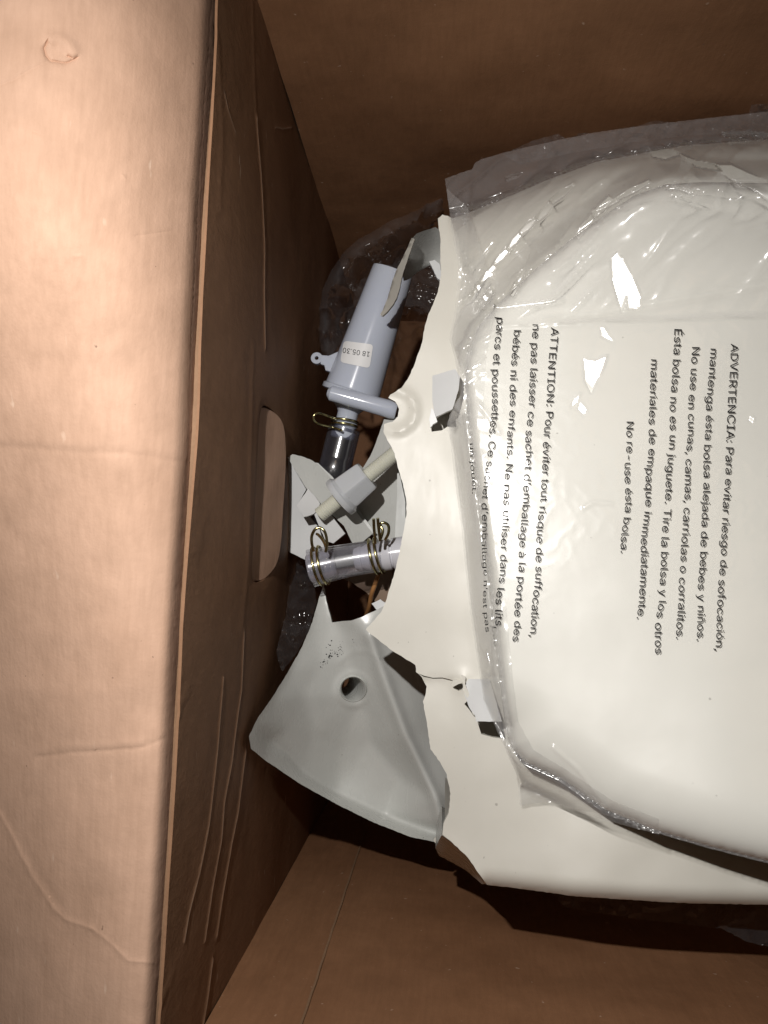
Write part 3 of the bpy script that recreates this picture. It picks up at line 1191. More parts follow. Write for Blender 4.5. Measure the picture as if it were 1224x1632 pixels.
vs, fs = [], []
nu, nv = 16, 12
for j in range(nv + 1):
    for i in range(nu + 1):
        u, v = i / nu, j / nv
        # rounded corners
        cx, cy = max(.0, abs(u - .5) - .38) / .12, max(.0, abs(v - .5) - .36) / .14
        L = math.hypot(cx, cy)
        if L > 1:
            u = .5 + math.copysign(.38 + .12 * cx / L, u - .5)
            v = .5 + math.copysign(.36 + .14 * cy / L, v - .5)
        x, y = st_uv(u, v)
        vs.append(on_cone(x, y, .0005))
for j in range(nv):
    for i in range(nu):
        a = j * (nu + 1) + i
        fs.append((a, a + 1, a + nu + 2, a + nu + 1))
sticker = link('sticker', vs, fs, M['paper'], valve, True, 60, {'label': 'small white rounded date sticker, upside down'})

# ------------------------------------------------------------------ lettering
_fonts = {}
try:
    fp = bpy.utils.system_resource('DATAFILES', path='fonts') + '/Inter.woff2'
    _fonts['f'] = bpy.data.fonts.load(fp)
except Exception:
    _fonts['f'] = None


def text_polys(s, slant=0):
    """filled letter shapes; overlapping contours merged by winding number"""
    cu = bpy.data.curves.new('t', 'FONT')
    cu.body = s
    if _fonts['f']:
        cu.font = _fonts['f']
    cu.size = 1
    cu.resolution_u = 3
    cu.shear = slant
    cu.offset = .040
    cu.fill_mode = 'NONE'
    ob = bpy.data.objects.new('t', cu)
    COL.objects.link(ob)
    dg = bpy.context.evaluated_depsgraph_get()
    dg.update()
    me = bpy.data.meshes.new_from_object(ob.evaluated_get(dg))
    V = np.array([(v.co.x, v.co.y) for v in me.vertices])
    Ed = [tuple(e.vertices) for e in me.edges]
    bpy.data.objects.remove(ob)
    bpy.data.curves.remove(cu)
    bpy.data.meshes.remove(me)
    # directed contours: edges come in drawing order
    nx = {}
    for a, b in Ed:
        nx.setdefault(a, []).append(b)
        nx.setdefault(b, []).append(a)
    seen, loops = set(), []
    for st_ in range(len(V)):
        if st_ in seen or st_ not in nx:
            continue
        loop, cur, prev = [st_], st_, None
        seen.add(st_)
        nb = sorted(nx[st_])
        cur = st_ + 1 if st_ + 1 in nb else nb[0]
        prev = st_
        while cur != st_ and cur not in seen:
            loop.append(cur)
            seen.add(cur)
            q = [k for k in nx[cur] if k != prev]
            if not q:
                break
            prev, cur = cur, q[0]
        if len(loop) > 2:
            loops.append(loop)
    E = [(l[i], l[(i + 1) % len(l)]) for l in loops for i in range(len(l))]
    r_ = delaunay_2d_cdt([Vector(v) for v in V], E, [], 0, 1e-6)
    v2 = np.array([(v.x, v.y) for v in r_[0]])
    tri = [tuple(f) for f in r_[2]]
    cen = np.array([v2[list(f)].mean(0) for f in tri])
    wn = np.zeros(len(cen), int)
    for a, b in E:
        (x1, y1), (x2, y2) = V[a], V[b]
        up = (y1 <= cen[:, 1]) & (y2 > cen[:, 1])
        dn = (y1 > cen[:, 1]) & (y2 <= cen[:, 1])
        if not (up.any() or dn.any()):
            continue
        side = (x2 - x1) * (cen[:, 1] - y1) - (cen[:, 0] - x1) * (y2 - y1)
        wn += (up & (side > 0)).astype(int) - (dn & (side < 0)).astype(int)
    return v2, [f for f, w_ in zip(tri, wn) if w_ != 0]


CAPH = .727


def add_text(name, s, base, cap, place, mat, parent, slant=0, label=None):
    """base: polyline of baseline pixels, text runs along it; cap: capital height in px; the letters' up is 90 deg left of the run"""
    V, Fc = text_polys(s, slant)
    x0, x1 = V[:, 0].min(), V[:, 0].max()
    B = np.array(base, float)
    L = np.concatenate([[0], np.cumsum(np.linalg.norm(np.diff(B, axis=0), axis=1))])
    cap = [k * 1.2 for k in cap] if isinstance(cap, (list, tuple)) else cap * 1.2
    u = (V[:, 0] - x0) / (x1 - x0) * L[-1]
    bx, by = np.interp(u, L, B[:, 0]), np.interp(u, L, B[:, 1])
    e = 6.0
    tx = np.interp(np.minimum(u + e, L[-1]), L, B[:, 0]) - np.interp(np.maximum(u - e, 0), L, B[:, 0])
    ty = np.interp(np.minimum(u + e, L[-1]), L, B[:, 1]) - np.interp(np.maximum(u - e, 0), L, B[:, 1])
    n = np.hypot(tx, ty)
    tx, ty = tx / n, ty / n
    capf = np.interp(u, L, cap) if isinstance(cap, (list, tuple)) else cap
    h = V[:, 1] / CAPH * capf
    P = np.stack([bx + ty * h, by - tx * h], 1)      # up vector = (ty, -tx)
    if name == 'warning_line':
        P[:, 0] += np.array([noise.noise(Vector((p[0] * .012, p[1] * .018, 4.0))) for p in P]) * 3.2
        P[:, 1] += np.array([noise.noise(Vector((p[0] * .02, p[1] * .02, 14.0))) for p in P]) * 2.2
    pts3 = place(P)
    pr = {'label': label} if label else None
    return link(name, pts3, Fc, mat, parent, False, props=pr)


add_text('sticker_date', '18 05.30', [(589.5, 561), (547, 554)], 9.5, lambda P: [on_cone(x, y, .0007) for x, y in P], M['ink'], sticker)

# wire hose clamps


def clamp_coil(c, ax, R, turns, pitch, wire, start, ears, up, mat, parent, name='spring_clamp'):
    """coil of wire round axis ax at c; 'ears' lists of extra points (axial, side, up) continuing either end"""
    ax = ax.normalized()
    upv = (up - ax * up.dot(ax)).normalized()
    sd = ax.cross(upv)
    path = []
    n = int(44 * turns)
    for i in range(n + 1):
        t = i / n
        an = start + 2 * math.pi * turns * t
        path.append(c + ax * (pitch * (t - .5)) + (sd * math.cos(an) + upv * math.sin(an)) * R)
    pre = spline([c + ax * a + sd * s + upv * h for a, s, h in ears[0]] + [path[0]], 6)[:-1] if ears[0] else []
    post = spline([path[-1]] + [c + ax * a + sd * s + upv * h for a, s, h in ears[1]], 6)[1:] if ears[1] else []
    full = list(pre) + path + list(post)
    v, f = tube_mesh(full, wire, 10)
    return link(name, v, f, mat, parent, True, 60)


axv = (pt(540, 720, .432) - pt(552, 655, .432))
leftv = (pt(500, 664, .43) - pt(548, 676, .43))
R = PX(21.5, .43)
w_ = PX(1.9, .43)
ringc = pt(549, 674, .431)
axd = axv.normalized()
lv = (leftv - axd * leftv.dot(axd)).normalized()
sd_ = axd.cross(lv)
# two coils with a long loop sticking out to the left
path = []
for i in range(80):
    t = i / 79
    an = math.radians(62) + math.radians(656) * t          # round the neck nearly twice
    path.append(ringc + axd * (.0042 * (t - .5)) + (lv * math.cos(an) * R + sd_ * math.sin(an) * R))
ear = []
lp = [pt(530, 681, .424), pt(512, 677, .419), pt(502, 672, .416), pt(499, 665, .414), pt(504, 659, .414), pt(514, 660, .416), pt(530, 666, .420)]
path2 = path
v1, f1 = tube_mesh(path2, w_, 10)
v2_, f2 = tube_mesh(spline([path2[0]] + lp[::-1][:1] + lp[::-1][1:] + [pt(545, 686, .421)], 8), w_, 10)
n = len(v1)
link('spring_clamp', v1 + v2_, f1 + [tuple(i + n for i in q) for q in f2], M['brass'], valve, True, 60, {'label': 'yellowish wire hose clamp with one long loop'})

# dark looking clear hose
hosed = thing('vinyl_hose', 'short clear glossy hose looking black, hanging below the clamped tube nozzle', 'hose', pt(538, 730, .47))
dh = level(549, 684, .436, 531, 756)
print('hose', dh)
pth = spline([pt(549, 684, .436), pt(543, 708, .436 + (dh - .436) * .33), pt(537, 732, .436 + (dh - .436) * .66), pt(531, 756, dh), pt(526, 785, dh + .012), pt(520, 830, dh + .05)], 8)
vs, fs = tube_mesh(pth, PX(26, .44), 40, False)
link('hose_wall', vs, fs, M['hose_dark'], hosed, True, 60)
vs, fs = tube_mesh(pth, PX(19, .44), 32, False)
link('hose_bore', vs, fs, simple('black_rubber', (.012, .012, .015), .18), hosed, True, 60)  # black core paints in the dark box seen through the clear hose

# ------------------------------------------------------------------ bracket fragment
br = thing('broken_bracket', 'off white broken bracket with folded walls under the nylon screw', 'bracket', pt(520, 810, .44))
slab('base_plate', [(458, 728), (462, 735), (488, 780), (474, 805), (484, 824), (493, 823), (509, 842), (514, 862), (520, 885), (505, 893), (488, 893), (456, 877), (455, 835), (457, 780)],
     tps([(458, 728, .412), (488, 780, .420), (456, 877, .424), (505, 893, .428), (484, 824, .424)]), .003, M['tab'], br, step=5, jag=.2)
slab('side_wall', [(458, 729), (466, 724), (480, 727), (494, 732), (507, 740), (530, 765), (556, 800), (575, 826), (594, 850), (578, 864), (562, 866), (548, 838), (531, 822), (508, 799), (488, 778)],
     tps([(458, 729, .408), (507, 740, .416), (594, 850, .420), (562, 866, .412), (488, 778, .408), (531, 822, .409)]), .003, M['shell'], br, step=5, jag=.3)
slab('side_lip', [(500, 737), (507, 738), (530, 760), (560, 798), (590, 838), (600, 850), (594, 852), (575, 828), (540, 782), (515, 752)], .421, .008, M['inner'], br, step=6, jag=.2)
slab('torn_tab', [(491, 779), (503, 792), (510, 803), (505, 814), (500, 819), (492, 822), (484, 824), (473, 806)], tps([(491, 779, .404), (510, 803, .403), (484, 824, .407), (473, 806, .406)]), .003, M['tab'], br, step=4, jag=.3)
slab('torn_tab', [(501, 820), (510, 812), (519, 809), (533, 828), (550, 850), (531, 866), (519, 862), (508, 838)], tps([(501, 820, .404), (519, 809, .404), (550, 850, .408), (531, 866, .409)]), .003, M['tab'], br, step=4, jag=.3)

# ------------------------------------------------------------------ nylon screw with flanged nut
screw = thing('nylon_screw', 'cream nylon threaded rod with a milky hexagonal flange nut', 'screw', pt(565, 778, .42))
Ra, Rb = pt(509, 821, .398), pt(645, 710, .392)
axr = Rb - Ra
Lr = axr.length
prof = []
r_o, r_i = PX(12.6, .395), PX(11.7, .395)
nth = 46
for i in range(nth):
    prof += [((i + .05) / nth, r_i), ((i + .45) / nth, r_o), ((i + .6) / nth, r_o), ((i + .98) / nth, r_i)]
prof = [(0, r_i * .8)] + prof + [(1, r_i * .8)]
lathe('threaded_rod', Ra, Rb, prof, M['rod'], screw, 32, angle=30)
an_ = axr.normalized()
fc = pt(543, 792, .396)
un, vn = frame(an_)
hexv, hexf = [], []
Rf, Rh = PX(34, .395), PX(30.5, .395)
rings = [(-.0012, Rf * .97, 0), (0.0, Rf, 0), (.0016, Rf, 0), (.0022, Rf * .93, 0), (.0034, Rh * .98, .55), (.0045, Rh, 1), (.0160, Rh * .90, 1), (.0170, Rh * .84, 1), (.0170, PX(12, .395), 0)]
SEG = 72
for (z, r_, hx_) in rings:
    for k in range(SEG):
        an = 2 * math.pi * k / SEG
        sec = ((an + .35) % (math.pi / 3)) - math.pi / 6
        hr = r_ * (math.cos(math.pi / 6) / math.cos(sec)) * 1.06
        hr = min(hr, r_ * 1.035)
        q = r_ * (1 - hx_) + hr * hx_
        hexv.append(fc + an_ * z + (un * math.cos(an) + vn * math.sin(an)) * q)
for j in range(len(rings) - 1):
    for k in range(SEG):
        hexf.append((j * SEG + k, j * SEG + (k + 1) % SEG, (j + 1) * SEG + (k + 1) % SEG, (j + 1) * SEG + k))
hexf.append(tuple(reversed(range(SEG))))
link('flange_nut', hexv, hexf, M['nut'], screw, True, 22)

# ------------------------------------------------------------------ clear hose joint with two clamps
joint = thing('clear_hose_joint', 'short clear hose joint held by two yellowish wire clamps, beside the torn edge', 'hose joint', pt(560, 895, .42))
dj = level(606, 886, .391, 495, 906)
print('joint', dj)
hp = spline([pt(495, 906, dj), pt(520, 900, .391 + (dj - .391) * .78), pt(550, 894, .391 + (dj - .391) * .5), pt(580, 889, .391 + (dj - .391) * .24), pt(606, 886, .391)], 8)
nh = len(hp)
rad = [PX(30.5 - 4.5 * i / nh - 1.5 * math.sin(math.pi * i / nh) ** 2, .392) for i in range(nh)]
vs, fs = tube_mesh(hp, rad, 48, False)
vi, fi = tube_mesh(hp, [r * .86 for r in rad], 48, False)
n = len(vs)
ring0 = [(k, (k + 1) % 48, n + (k + 1) % 48, n + k) for k in range(48)]
l0 = (nh - 1) * 48
ring1 = [(l0 + (k + 1) % 48, l0 + k, n + l0 + k, n + l0 + (k + 1) % 48) for k in range(48)]
link('clear_hose', vs + vi, fs + [tuple(n + i for i in reversed(q)) for q in fi] + ring0 + ring1, M['hose'], joint, True, 50)
M['fitting'] = plastic('lilac_white_nylon', (.60, .60, .645), .18, .02, .6)
M['fitting2'] = film_mat('translucent_nylon', .30, 1, (.85, .85, .88), .15, (.50, .50, .56), 60, .1)
lathe('barb_fitting', pt(491, 907, dj), pt(534, 897, .391 + (dj - .391) * .65), [(0, PX(20, .392)), (.05, PX(23, .392)), (.5, PX(23, .392)), (.9, PX(22, .392)), (1, PX(18, .392))], M['fitting2'], joint, 40)
lathe('barb_fitting', pt(565, 891, .392), pt(650, 880, .391),
      [(0, PX(15, .392)), (.02, PX(17, .392)), (.14, PX(20, .392)), (.15, PX(18, .392)), (.3, PX(22.5, .392)), (.31, PX(19, .392)), (.5, PX(22, .392)), (.55, PX(25, .392)), (.68, PX(25, .392)), (.69, PX(22.5, .392)),
       (.72, PX(22.5, .392)), (.73, PX(26, .392)), (.98, PX(26, .392)), (1, PX(20, .392))], M['fitting'], joint, 48)
lathe('inner_stem', pt(530, 898, .393), pt(568, 891, .392), [(0, PX(9, .392)), (1, PX(9, .392))], M['inner'], joint, 24)


def clamp_at(cpx, cpy, dep, ax, Rpx, loop, label):
    c = pt(cpx, cpy, dep)
    axd = ax.normalized()
    upv = Vector((0, 1, 0)) - axd * axd.y
    upv.normalize()
    sd = axd.cross(upv)
    Rr = PX(Rpx, dep)
    wire = PX(2.3, dep)
    path = []
    for i in range(90):
        t = i / 89
        an = math.radians(75) + 2 * math.pi * 1.92 * t
        path.append(c + axd * (.0052 * (t - .5)) + (upv * math.sin(an) - sd * math.cos(an)) * Rr)
    vs, fs = tube_mesh(path, wire, 10)
    for lp in loop:
        v, f = tube_mesh(spline([pt(*q) for q in lp], 8), wire, 10)
        n = len(vs)
        vs = vs + v
        fs = fs + [tuple(i + n for i in q) for q in f]
    return link('spring_clamp', vs, fs, M['brass'], joint, True, 60, {'label': label})


axh = pt(600, 886, .391) - pt(500, 905, .394)
clamp_at(512, 901, .391 + (dj - .391) * .84, axh, 31, [[(500, 878, .372), (497, 866, .370), (497, 854, .369), (502, 844, .368), (509, 841, .368), (516, 845, .368), (520, 855, .369), (521, 868, .370), (519, 880, .371)],
                                   [(521, 873, .371), (514, 860, .376), (508, 853, .378), (505, 851, .38)]], 'wire clamp with a rounded loop standing up, at the open end of the hose')
clamp_at(601, 886, .391, axh, 28.5, [[(598, 866, .371), (597, 852, .368), (596, 840, .366), (595.5, 827, .364)], [(606, 862, .370), (604.5, 850, .368), (603, 838, .366), (602, 826, .364)],
                                     [(606, 860, .371), (610, 846, .370), (606, 836, .370), (612, 833, .370), (619, 838, .371), (619, 850, .372), (614, 860, .374)]],
         'wire clamp with two straight ends and a loop, nearest the torn edge')

wire = thing('orange_wire', 'thin orange insulated wire passing under the clear hose joint', 'wire', pt(602, 935, .43))
vs, fs = tube_mesh(spline([pt(612, 890, .415), pt(604, 912, .412), pt(598, 930, .412), pt(592, 948, .416), pt(586, 975, .43), pt(570, 1010, .47)], 8), PX(3.6, .42), 12)
link('wire_jacket', vs, fs, M['orange'], wire, True, 60)
rag = thing('brown_fragment', 'small dull brown plastic fragment behind the orange wire', 'fragment', pt(590, 940, .44))  # added brown plate, its colour standing for shadow cast on the shell
slab('fragment_plate', [(545, 922), (560, 928), (585, 945), (604, 965), (618, 968), (625, 930), (625, 900), (590, 905), (560, 905)], tps([(545, 922, .43), (618, 968, .42), (600, 905, .425)]), .003,
     plastic('brown_plastic', (.26, .19, .14), .35, .04), rag, step=6, jag=.3)
slab('torn_edge', [(592, 962), (606, 955), (616, 962), (606, 976), (600, 972)], .405, .002, M['tab'], rag, step=4, jag=.5)

# ------------------------------------------------------------------ lid in its printed bag
lid_poly = [(1470, 300), (1224, 292), (1120, 290), (1060, 294), (1010, 312), (960, 345), (905, 385), (850, 432), (800, 478), (762, 522), (745, 560), (742, 600), (746, 650),
            (752, 710), (763, 790), (775, 880), (785, 960), (794, 1040), (802, 1110), (808, 1160), (816, 1192), (838, 1215), (893, 1240), (965, 1290), (1042, 1322), (1128, 1348),
            (1224, 1372), (1470, 1420)]
lid_base = tps([(760, 540, .323), (800, 1150, .314), (1224, 1350, .286), (1000, 1290, .299), (1224, 300, .318), (1224, 800, .309), (960, 800, .3145), (1000, 330, .322), (1470, 800, .307)])
LEFT = [(745, 560), (742, 600), (746, 650), (752, 710), (763, 790), (775, 880), (785, 960), (794, 1040), (802, 1110), (808, 1160)]
LOW = [(808, 1160), (816, 1192), (838, 1215), (893, 1240), (965, 1290), (1042, 1322), (1128, 1348), (1224, 1372), (1470, 1420)]
DIAG = [(1470, 300), (1224, 292), (1120, 290), (1060, 294), (1010, 312), (960, 345), (905, 385), (850, 432), (800, 478), (762, 522), (745, 560)]


def lid_depth(P):
    d = lid_base(P)
    d = d + roundover(P, LEFT, 15, .0055)
    d = d + roundover(P, LOW, 85, .009)
    d = d + roundover(P, DIAG, 30, .007)
    l1 = np.interp(P[:, 0], [840, 893, 1050, 1240, 1470], [519, 513, 508, 502, 496])
    l2 = np.interp(P[:, 0], [860, 960, 1140, 1240, 1470], [511, 498, 468, 450, 410])
    fx_ = sst((P[:, 0] - 850) / 60)
    d = d - fx_ * .0011 * sst((P[:, 1] - l1 + 3) / 5) * (1 - sst((P[:, 1] - l1) / 160))
    d = d + fx_ * .0010 * np.exp(-((P[:, 1] - l2) / 9) ** 2)
    return d + nz(P, .006, 12.0, 2) * .0003


lid = thing('white_lid', 'large white rounded plastic lid lying on the cream housing inside the printed bag', 'lid', pt(1000, 800, .33))
slab('lid_plate', lid_poly, lid_depth, .012, M['lid'], lid, step=6, angle=50)

# film: drapes the lid, falls on the housing
bag_poly = [(709, 285), (730, 277), (752, 270), (757, 260), (766, 254), (800, 244), (850, 232), (900, 221), (950, 211), (990, 205), (1060, 196), (1130, 188), (1224, 178), (1330, 172), (1330, 1402),
            (1224, 1376), (1128, 1351.5), (1042, 1326), (991, 1306), (950, 1295), (914, 1290), (880, 1279), (850, 1280), (828, 1285), (827, 1262), (824, 1235), (801, 1180), (773, 1116), (764, 1060),
            (758, 1010), (751, 966), (744, 900), (740, 850), (731, 783), (724, 724), (714, 690), (712, 675), (722, 648), (734, 630), (737, 604), (729, 573), (720, 540), (726, 512), (731, 478), (736, 442),
            (734, 425), (727, 402), (724, 370), (717, 339), (713, 312)]




FW = [None]


def bag_depth_raw(P):
    P = np.asarray(P, float)
    ins = inpoly(P, lid_poly)
    dl = dist_line(P, lid_poly, True)
    lp = lid_depth(P)
    pp = panel_base(P) + roundover(P, top_line, 70, .022) * (P[:, 1] < 700)
    out_top = np.clip((np.interp(P[:, 0], [q[0] for q in top_line], [q[1] for q in top_line]) - P[:, 1]) / 60, 0, 1.2)
    inside = lp - .0013
    t = sst(dl / 42)
    outside = (1 - t) * (inside + .004 * (dl / 42)) + t * (pp - .0045)
    hang = sst((P[:, 1] - 1225) / 30) * sst((P[:, 0] - 930) / 60)
    outside = outside * (1 - hang) + (inside + .003 * np.clip(dl / 12, 0, 2)) * hang
    d = np.where(ins, inside, outside)
    # the bag is puffed up past the upper left corner of the lid
    U = sst((505 - P[:, 1] + (P[:, 0] - 760) * .02) / 240.0)
    puff = .010 * U + .020 * sst((P[:, 0] - 800) / 420) * sst((430 - P[:, 1]) / 220)
    edge = sst(dist_line(P, bag_poly[:18], False) / 70)
    d = d - puff * edge
    d = d + .018 * out_top
    return d


folds = [
    ([(744, 470), (765, 450), (790, 422), (830, 372), (880, 324), (915, 293)], 6.0, .0022),
    ([(750, 490), (790, 455), (820, 410), (850, 375)], 9.0, -.0012),
    ([(920, 380), (945, 345), (973, 315), (1000, 298)], 5.0, .0016),
    ([(940, 350), (985, 318), (1035, 289)], 5.0, .0013),
    ([(1040, 236), (1080, 249), (1147, 267), (1213, 293), (1250, 330)], 9.0, .0026),
    ([(1030, 225), (1100, 226), (1224, 215)], 9.0, .0018),
    ([(795, 290), (815, 280), (850, 270)], 7, .0018),
    ([(757, 262), (748, 300), (746, 350), (742, 400), (745, 430)], 5, .0022),
    ([(766, 492), (800, 486), (850, 484), (895, 479)], 4, .0015),
    ([(867, 509), (960, 498), (1050, 482), (1140, 468), (1240, 450)], 4.0, .0011),
    ([(790, 520), (893, 514), (1050, 508), (1240, 502)], 2.4, .0009),
    ([(728, 570), (745, 555), (770, 540), (790, 528)], 4, .0014),
    ([(800, 450), (835, 420), (845, 400)], 6, .0012),
    ([(757, 455), (770, 470), (785, 482)], 5, .0018),
    ([(745, 440), (760, 462), (772, 486)], 4, .0016),
    ([(742, 616), (760, 600), (775, 596)], 3, .0012),
    ([(745, 590), (760, 580), (768, 570)], 3, .0012),
    ([(760, 640), (780, 665), (795, 690)], 3, .0009),
    ([(727, 690), (735, 740), (745, 800), (752, 870), (760, 950), (768, 1010)], 6, .0018),
    ([(720, 680), (735, 700), (742, 745)], 5, -.0016),
    ([(765, 1020), (778, 1040), (785, 1085)], 5, .0018),
    ([(773, 1078), (795, 1080)], 4, -.0018),
    ([(789, 1150), (801, 1175), (812, 1195)], 3, .0016),
    ([(826, 1240), (850, 1252), (880, 1262), (925, 1276), (960, 1292)], 4, .0009),
    ([(826, 1275), (850, 1269), (880, 1268), (905, 1285)], 4, .0008),
    ([(880, 1190), (920, 1225), (950, 1262), (972, 1297)], 3, .0010),
    ([(845, 1262), (900, 1292), (940, 1280)], 3, .0012),
    ([(930, 810), (945, 800), (975, 802)], 2, .0008),
    ([(905, 420), (870, 470), (850, 478)], 6, .0008),
    ([(965, 380), (950, 400), (930, 410)], 5, .0006),
]
# flat tilted facets of the film that mirror the lamp
facets = [
    [(973, 412), (985, 400), (997, 418), (1012, 448), (1021, 470), (1020, 492), (1001, 493), (999, 470), (990, 497), (976, 452)],
    [(929, 572), (950, 574), (968, 566), (960, 590), (942, 626), (932, 606)],
    [(957, 520), (964, 522), (976, 545), (958, 536)],
    [(912, 640), (925, 626), (921, 640), (910, 650)],
    [(768, 492), (892, 477), (870, 484), (800, 492)],
    [(756, 455), (765, 452), (783, 476), (774, 482)],
    [(774, 432), (786, 436), (790, 446), (780, 444)],
    [(1035, 234), (1055, 232), (1085, 246), (1060, 254), (1040, 250)],
    [(1140, 262), (1165, 262), (1224, 290), (1235, 330), (1205, 306), (1160, 284)],
    [(1085, 246), (1110, 256), (1140, 262), (1150, 272), (1110, 266)],
    [(805, 283), (820, 277), (838, 273), (822, 284), (808, 289)],
    [(758, 666), (776, 668), (779, 690), (764, 686)],
    [(926, 640), (936, 652), (930, 662), (920, 652)],
    [(1195, 662), (1203, 666), (1200, 676), (1192, 670)],
]


def streak(line, w, seg=24, seed=1):
    q = resample(line, seg, 0, False)
    rr_ = random.Random(seed)
    for a, b in zip(q[:-1], q[1:]):
        a, b = np.array(a), np.array(b)
        t = (b - a) / max(1e-6, np.linalg.norm(b - a))
        n_ = np.array([-t[1], t[0]])
        wa, wb = w * rr_.uniform(.4, 1.0), w * rr_.uniform(.4, 1.0)
        a = a + n_ * rr_.uniform(-.3, .3) * w
        facets.append([tuple(a - n_ * wa * .5), tuple((a + b) / 2 - n_ * w * .6), tuple(b - n_ * wb * .5), tuple(b + n_ * wb * .5), tuple((a + b) / 2 + n_ * w * .6), tuple(a + n_ * wa * .5)])


streak([(752, 478), (765, 452), (790, 422), (830, 372), (880, 324), (915, 293)], 9, 40, 1)
streak([(920, 380), (945, 345), (973, 315)], 9, 36, 2)
streak([(945, 338), (985, 318), (1035, 289)], 7, 40, 3)
streak([(1053, 298), (1080, 301), (1110, 308)], 5, 30, 4)
streak([(835, 430), (825, 452), (815, 470)], 7, 24, 5)
streak([(764, 486), (778, 470), (785, 455)], 10, 18, 6)
streak([(745, 612), (760, 600), (775, 596)], 4.5, 24, 7)
streak([(742, 596), (752, 588), (764, 580)], 4.5, 20, 8)
streak([(1150, 215), (1190, 212), (1224, 216)], 7, 34, 9)
streak([(776, 1036), (782, 1060)], 4.5, 24, 10)
streak([(789, 1148), (797, 1164), (804, 1180)], 5, 20, 11)
streak([(760, 830), (763, 870)], 2, 20, 12)


def facet_field(P, d):
    """tilt patches of film so that they mirror the lamp to the lens"""
    for fct in facets:
        F_ = np.array(fct, float)
        c = F_.mean(0)
        dl = dist_line(P, fct, True)
        ins = inpoly(P, fct)
        sd = np.where(ins, -dl, dl)
        w = 1 - sst((sd + .5) / 2.6)
        mk = w > 0
        FW[0] = np.maximum(FW[0], w)
        if not mk.any():
            continue
        dc = float(bag_depth_raw(c[None])[0])
        p = pt(c[0], c[1], dc)
        h = ((CAM - p).normalized() + (LPOS - p).normalized()).normalized()
        # desired slope of world z
        gx, gy = -h.x / h.z, -h.y / h.z
        for i in np.where(mk)[0]:
            q = pt(P[i, 0], P[i, 1], d[i])
            ztar = p.z + gx * (q.x - p.x) + gy * (q.y - p.y)
            d[i] += w[i] * ((CAM_Z - ztar) - d[i])
    return d


def bag_depth(P):
    P = np.asarray(P, float)
    d = bag_depth_raw(P)
    FW[0] = np.zeros(len(P))
    d = facet_field(P, d)
    keep = 1 - FW[0]
    z = np.zeros(len(P))
    ztmp = ridge(P, folds)
    up = sst((560 - P[:, 1]) / 120) + .25 * sst((P[:, 1] - 560) / 60) * sst((900 - P[:, 0]) / 120) * sst((780 - P[:, 1]) / 80) + .5 * sst((P[:, 1] - 1180) / 60) * (P[:, 0] < 1000)
    side_ = sst((790 - P[:, 0]) / 40) * (P[:, 1] > 600)
    n1 = nz(P, .020, 30.0, 3)
    n2 = nz(P, .055, 40.0, 3)
    ang = math.radians(-48)
    Q = np.stack([(P[:, 0] * math.cos(ang) + P[:, 1] * math.sin(ang)) * .25, -P[:, 0] * math.sin(ang) + P[:, 1] * math.cos(ang)], 1)
    n3 = nz(Q, .022, 50.0, 2)
    long_ = (1 - np.abs(n3)) ** 4 * .0042 * sst((520 - P[:, 1]) / 60) * (1 - .75 * sst((P[:, 0] - 880) / 120) * sst((P[:, 1] - 300) / 40))
    ztmp = ztmp + long_
    crumple = (1 - np.abs(n1)) ** 4 * .0020 + (1 - np.abs(n2)) ** 4 * .0003
    z = ztmp + crumple * (.010 + .04 * sst((1000 - P[:, 1]) / 200) + .025 * np.clip(up, 0, 1) + .25 * side_)
    return d - z * keep


bag = thing('printed_plastic_bag', 'clear plastic bag printed with Spanish and French suffocation warnings, stretched over the white lid', 'plastic bag', pt(1000, 800, .335))
film = slab('bag_film', bag_poly, bag_depth, .0001, M['film'], bag, step=3.2, jag=.5, angle=80, thin=True, dense=facets)
# second layer of film, seen as a hem around the lid
bag2 = [(712, 300), (745, 330), (775, 420), (790, 500), (775, 560), (770, 640), (778, 740), (792, 860), (806, 960), (815, 1060), (826, 1150), (850, 1195), (905, 1228), (975, 1275), (1050, 1305), (1050, 1330),
        (960, 1306), (914, 1292), (880, 1277), (830, 1283), (822, 1232), (798, 1178), (770, 1114), (760, 1050), (747, 960), (736, 850), (727, 783), (720, 724), (714, 672), (733, 630),
        (731, 604), (725, 573), (716, 540), (727, 478), (731, 425), (720, 370)]
slab('bag_film', bag2, lambda P: bag_depth_raw(P) + .0006 - ridge(P + 9, folds) * .7 - (1 - np.abs(nz(P, .018, 77.0, 2))) ** 4 * .0009, .0001, M['film'], bag, step=5, jag=.5, angle=80, thin=True)

FP = lambda P: [pt(x, y, d - .0004) for (x, y), d in zip(P, bag_depth_raw_text(P))]


def bag_depth_raw_text(P):
    return bag_depth(P)


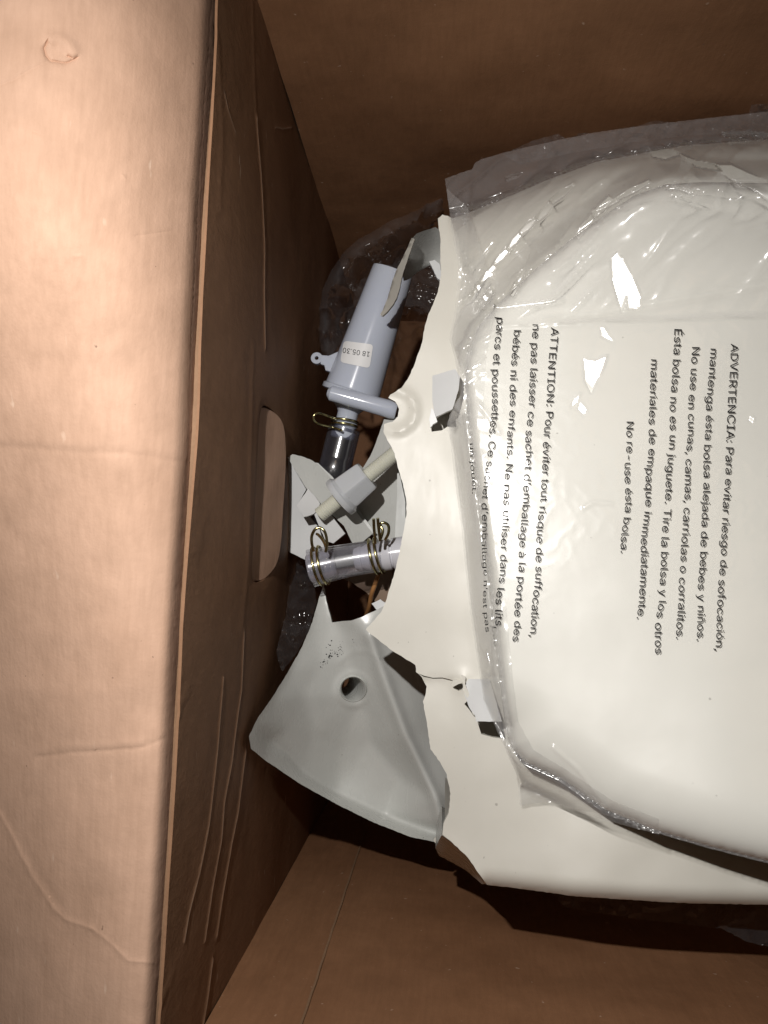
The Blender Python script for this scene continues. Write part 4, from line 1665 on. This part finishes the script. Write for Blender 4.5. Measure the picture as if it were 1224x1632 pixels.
LINES = [
    ('ADVERTENCIA: Para evitar riesgo de sofocación,', [(1165, 547), (1154, 780), (1139, 1037)], 14.2),
    ('mantenga ésta bolsa alejada de bebes y niños.', [(1131, 556), (1120, 780), (1109, 1022)], 14.0),
    ('No use en cunas, camas, carriolas o corralitos.', [(1102, 553), (1091, 780), (1077, 1018)], 14.0),
    ('Ésta bolsa no es un juguete. Tire la bolsa y los otros', [(1076, 524), (1062, 760), (1043, 1042)], 14.0),
    ('materiales de empaque immediatamente.', [(1039, 573), (1029, 780), (1015, 985)], 14.0),
    ('No re-use ésta bolsa.', [(999, 671), (996, 780), (990, 880)], 13.5),
    ('ATTENTION: Pour éviter tout risque de suffocation,', [(877, 521), (866, 720), (845, 1014)], 14.0),
    ('ne pas laisser ce sachet d\u2019emballage à la portée des', [(848, 517), (838, 720), (817, 1022)], 14.0),
    ('bébés ni des enfants. Ne pas utiliser dans les lits,', [(818, 525), (807, 720), (788, 1002)], 13.5),
    ('parcs et poussettes. Ce sachet d\u2019emballage n\u2019est pas', [(790, 506), (786, 590), (778, 700), (768, 800), (768, 900), (773, 1008)], [14, 14, 13.5, 12, 8, 8]),
    ('un jouet.', [(748, 707), (750, 745), (753, 787)], 8.0),
]


def capint(base, cap):
    return cap


for s, b, c in LINES:
    b2 = resample(b, 20, 0, False)
    if isinstance(c, list):
        L = np.concatenate([[0], np.cumsum([math.dist(b[i], b[i + 1]) for i in range(len(b) - 1)])])
        L2 = np.concatenate([[0], np.cumsum([math.dist(b2[i], b2[i + 1]) for i in range(len(b2) - 1)])])
        c = list(np.interp(L2, L, c))
    add_text('warning_line', s, b2, c, FP, M['ink'], film)

# ------------------------------------------------------------------ crumpled inner bag
inner = thing('crumpled_inner_bag', 'crumpled clear plastic bag bunched behind the white tube and around the housing', 'plastic bag', pt(620, 450, .48))


def crumple_depth(base, amp, s, seed):
    def f(P):
        return base(P) - (1 - np.abs(nz(P, s, seed, 4))) ** 3 * amp - (1 - np.abs(nz(P, s * 2.4, seed + 9, 2))) ** 3 * amp * .15
    return f


outer = [(520, 590), (512, 560), (506, 525), (506, 495), (514, 460), (530, 428), (548, 402), (570, 382), (600, 366), (622, 352), (650, 342), (668, 330), (690, 312), (712, 290), (730, 285)]
ib = outer + [(735, 420), (700, 470), (690, 520), (665, 600), (640, 640), (600, 640), (560, 600)]


def ib_depth(P):
    e = sst(dist_line(P, outer) / 34)
    return .500 - .052 * np.sin(np.pi * np.clip(dist_line(P, outer) / 44, 0, 1)) ** 1.0 * .9 + .045 * e - (1 - np.abs(nz(P, .022, 55, 2))) ** 6 * .016 - (1 - np.abs(nz(P, .05, 58, 2))) ** 4 * .0022


slab('crumpled_film', ib, ib_depth, .0001, M['film_grey'], inner, step=3.5, jag=.6, angle=80, thin=True)
tp = [(800, 246), (850, 224), (890, 213), (905, 224), (925, 212), (960, 214), (1010, 202), (1045, 192), (1080, 196), (1150, 187), (1194, 180), (1198, 167), (1224, 165), (1330, 160), (1330, 215), (1224, 212), (1100, 216), (1000, 228), (900, 246), (830, 262)]
slab('crumpled_film', tp, crumple_depth(tps([(735, 275, .41), (900, 215, .395), (1224, 165, .385), (1330, 250, .38), (800, 300, .39)]), .014, .025, 71), .0001, M['film_grey'], inner, step=4, jag=.8, angle=80, thin=True)
bt = [(880, 1424), (1224, 1440), (1330, 1442), (1330, 1512), (1224, 1509), (1188, 1500), (1150, 1480), (1000, 1463), (900, 1446)]
slab('crumpled_film', bt, crumple_depth(tps([(700, 1352, .40), (900, 1424, .385), (1224, 1438, .375), (1330, 1510, .345), (900, 1486, .362), (752, 1448, .375)]), .010, .012, 91), .0001, M['film_dark'], inner, step=4, jag=.8, angle=80, thin=True)
lf = [(470, 880), (500, 930), (505, 960), (490, 1010), (470, 1045), (450, 1070), (440, 1040), (455, 980), (462, 930)]
slab('crumpled_film', lf, crumple_depth(tps([(470, 880, .46), (500, 960, .44), (440, 1050, .40)]), .010, .014, 95), .0001, M['film_dark'], inner, step=4, jag=.8, angle=80, thin=True)
